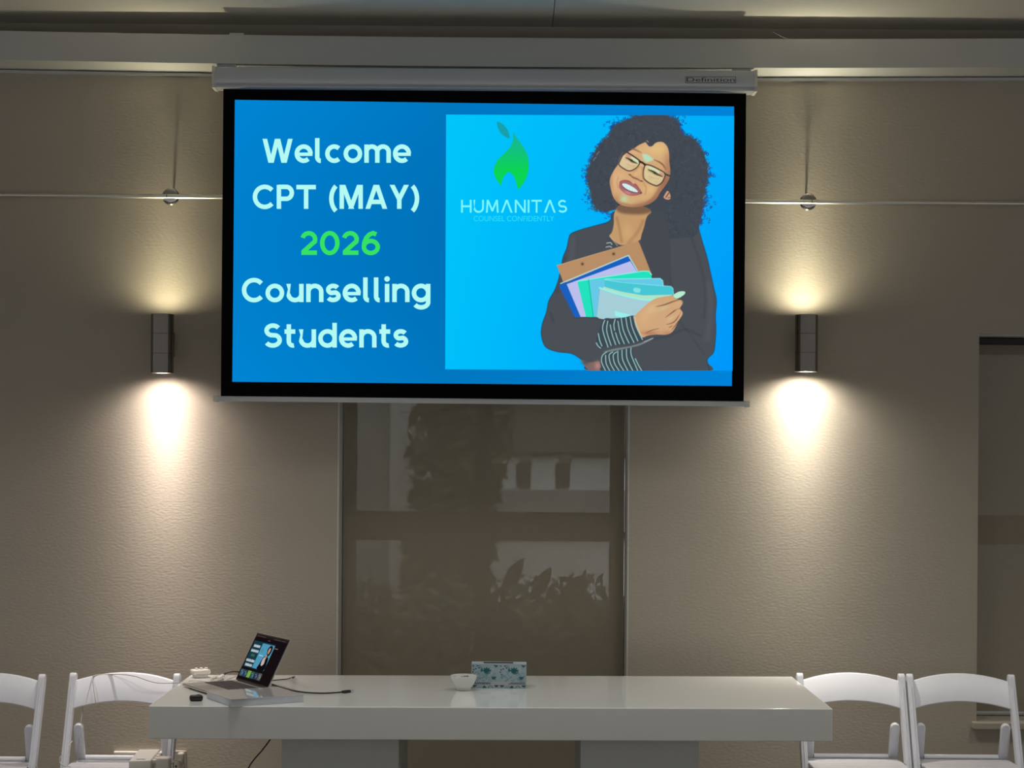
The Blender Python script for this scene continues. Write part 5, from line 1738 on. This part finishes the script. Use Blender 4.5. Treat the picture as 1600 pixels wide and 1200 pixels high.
def hb(x0, y0, x1, y1, dy0=0.0, dy1=0.3, Y=HY):
    a, b = at(x0, y1, Y), at(x1, y0, Y)
    return box(B(), a.x, b.x, Y + dy0, Y + dy1, a.z, b.z)


a_, b_ = at(768, 708, HY), at(1900, 765, HY)
mesh_obj('wall', box(B(), at(690, 800, HY).x, 3.4, HY, HY + 0.3, at(800, 940, HY).z, at(800, 700, HY).z), M['house'], hs)
mesh_obj('upper_cladding', box(B(), at(690, 800, HY).x, 3.4, HY - 0.05, HY + 0.25, at(800, 706, HY).z, 6.0), M['shutter'], hs)
mesh_obj('lower_band', box(B(), at(690, 800, HY).x, 3.4, HY - 0.06, HY, at(800, 830, HY).z, at(800, 765, HY).z), M['housegrey'], hs)
for px in (818, 879):
    mesh_obj('window', hb(px - 11, 724, px + 11, 758, -0.03, 0.0), M['roofdark'], hs)
    mesh_obj('window_hood', hb(px - 4, 700, px + 13, 724, -0.04, 0.0), M['shutter'], hs)
gw = mesh_obj('garden_wall', box(B(), at(300, 800, 12.0).x, at(612, 800, 12.0).x, 12.0, 12.3, -0.12, 5.0), M['housegrey'], origin=(at(520, 800, 12.0).x, 12.0, -0.12))
tag(gw, 'grey garden wall seen through the left edge of the middle blind', 'wall')
fb_ = mesh_obj('board_fence', box(B(), at(1420, 800, 11.0).x, 7.5, 11.0, 11.08, -0.12, 3.6), M['fence'], origin=(4.5, 11.04, -0.12))
tag(fb_, 'grey board fence dimly behind the right edge blind', 'fence')
pl_ = mesh_obj('pillar', box(B(), at(612, 800, 11.9).x, at(660, 800, 11.9).x, 11.7, 12.0, at(630, 936, 11.7).z, 5.0), M['house'], origin=(at(632, 800, 11.9).x, 11.85, at(630, 936, 11.7).z))
tag(pl_, 'white pillar behind the left half of the middle blind', 'pillar')


def foliage(name, label, cat, spots, n, leaf, m, seed, trunk=None):
    rnd = random.Random(seed)
    base = spots[0][0]
    r = thing(name, label, cat, (base.x, base.y, -0.12))
    bm = B()
    for k in range(n):
        c, rx, ry, rz = spots[rnd.randrange(len(spots))]
        while True:
            v = Vector((rnd.uniform(-1, 1), rnd.uniform(-1, 1), rnd.uniform(-1, 1)))
            if v.length < 1:
                break
        p = c + Vector((v.x * rx, v.y * ry, v.z * rz))
        if p.z < -0.1:
            p.z = -0.1 + rnd.random() * 0.1
        a = Vector((rnd.uniform(-1, 1), rnd.uniform(-1, 1), rnd.uniform(-1, 1))).normalized()
        b = a.orthogonal().normalized()
        L = leaf * rnd.uniform(0.6, 1.3)
        w = L * 0.35
        bm.faces.new([bm.verts.new(q) for q in (p - a * L, p + b * w, p + a * L, p - b * w)])
    mesh_obj('foliage', bm, m, r)
    if trunk:
        mesh_obj('trunk', tube(B(), trunk, 0.06, 8, 4), M['bark'], r)
    return r


YT = 11.0
foliage('tree', 'dark leafy tree behind the middle of the centre blind', 'tree', [(at(700, 700, YT), 0.24, 0.3, 0.75), (at(745, 640, YT), 0.22, 0.3, 0.6), (at(700, 860, YT), 0.26, 0.3, 0.35), (at(728, 760, YT), 0.20, 0.3, 0.7), (at(690, 905, YT), 0.24, 0.3, 0.2), (at(730, 520, YT), 0.4, 0.3, 0.5)], 5200, 0.065, M['leaf'], 4,
        [Vector((at(710, 800, YT).x, YT, -0.12)), at(708, 900, YT), at(715, 760, YT)])
YH = 10.2
foliage('hedge', 'low green hedge across the bottom of the middle blind', 'hedge', [(Vector((x, YH, 0.42)), 0.35, 0.25, 0.55) for x in (-0.8, -0.4, 0.0, 0.4, 0.8)], 5200, 0.06, M['leaf2'], 7)
PY = 9.3
rp = thing('broad_leaf_plant', 'plant with one long leaf behind the right half of the middle blind', 'plant', (at(795, 930, PY).x, PY, -0.12))
t0, t1 = at(786, 925, PY), at(818, 872, PY)
for k in range(3):
    bm = B()
    off = Vector((0.14 * k, 0.1 * k, -0.05 * k))
    L = [t0 + off + (t1 - t0) * (i / 6.0) for i in range(7)]
    sd_ = (t1 - t0).cross(Vector((0, 1, 0))).normalized()
    wv = [0.005, 0.02, 0.032, 0.036, 0.032, 0.020, 0.002]
    ra = [bm.verts.new(L[i] + sd_ * wv[i]) for i in range(7)]
    rb = [bm.verts.new(L[i] - sd_ * wv[i] + Vector((0, 0.015, 0))) for i in range(7)]
    for i in range(6):
        bm.faces.new((ra[i], ra[i + 1], rb[i + 1], rb[i]))
    mesh_obj('leaf', bm, M['leaf'], rp)

mesh_obj('stem', tube(B(), [Vector((t0.x, PY, -0.12)), t0], 0.012, 8, 1), M['bark'], rp)
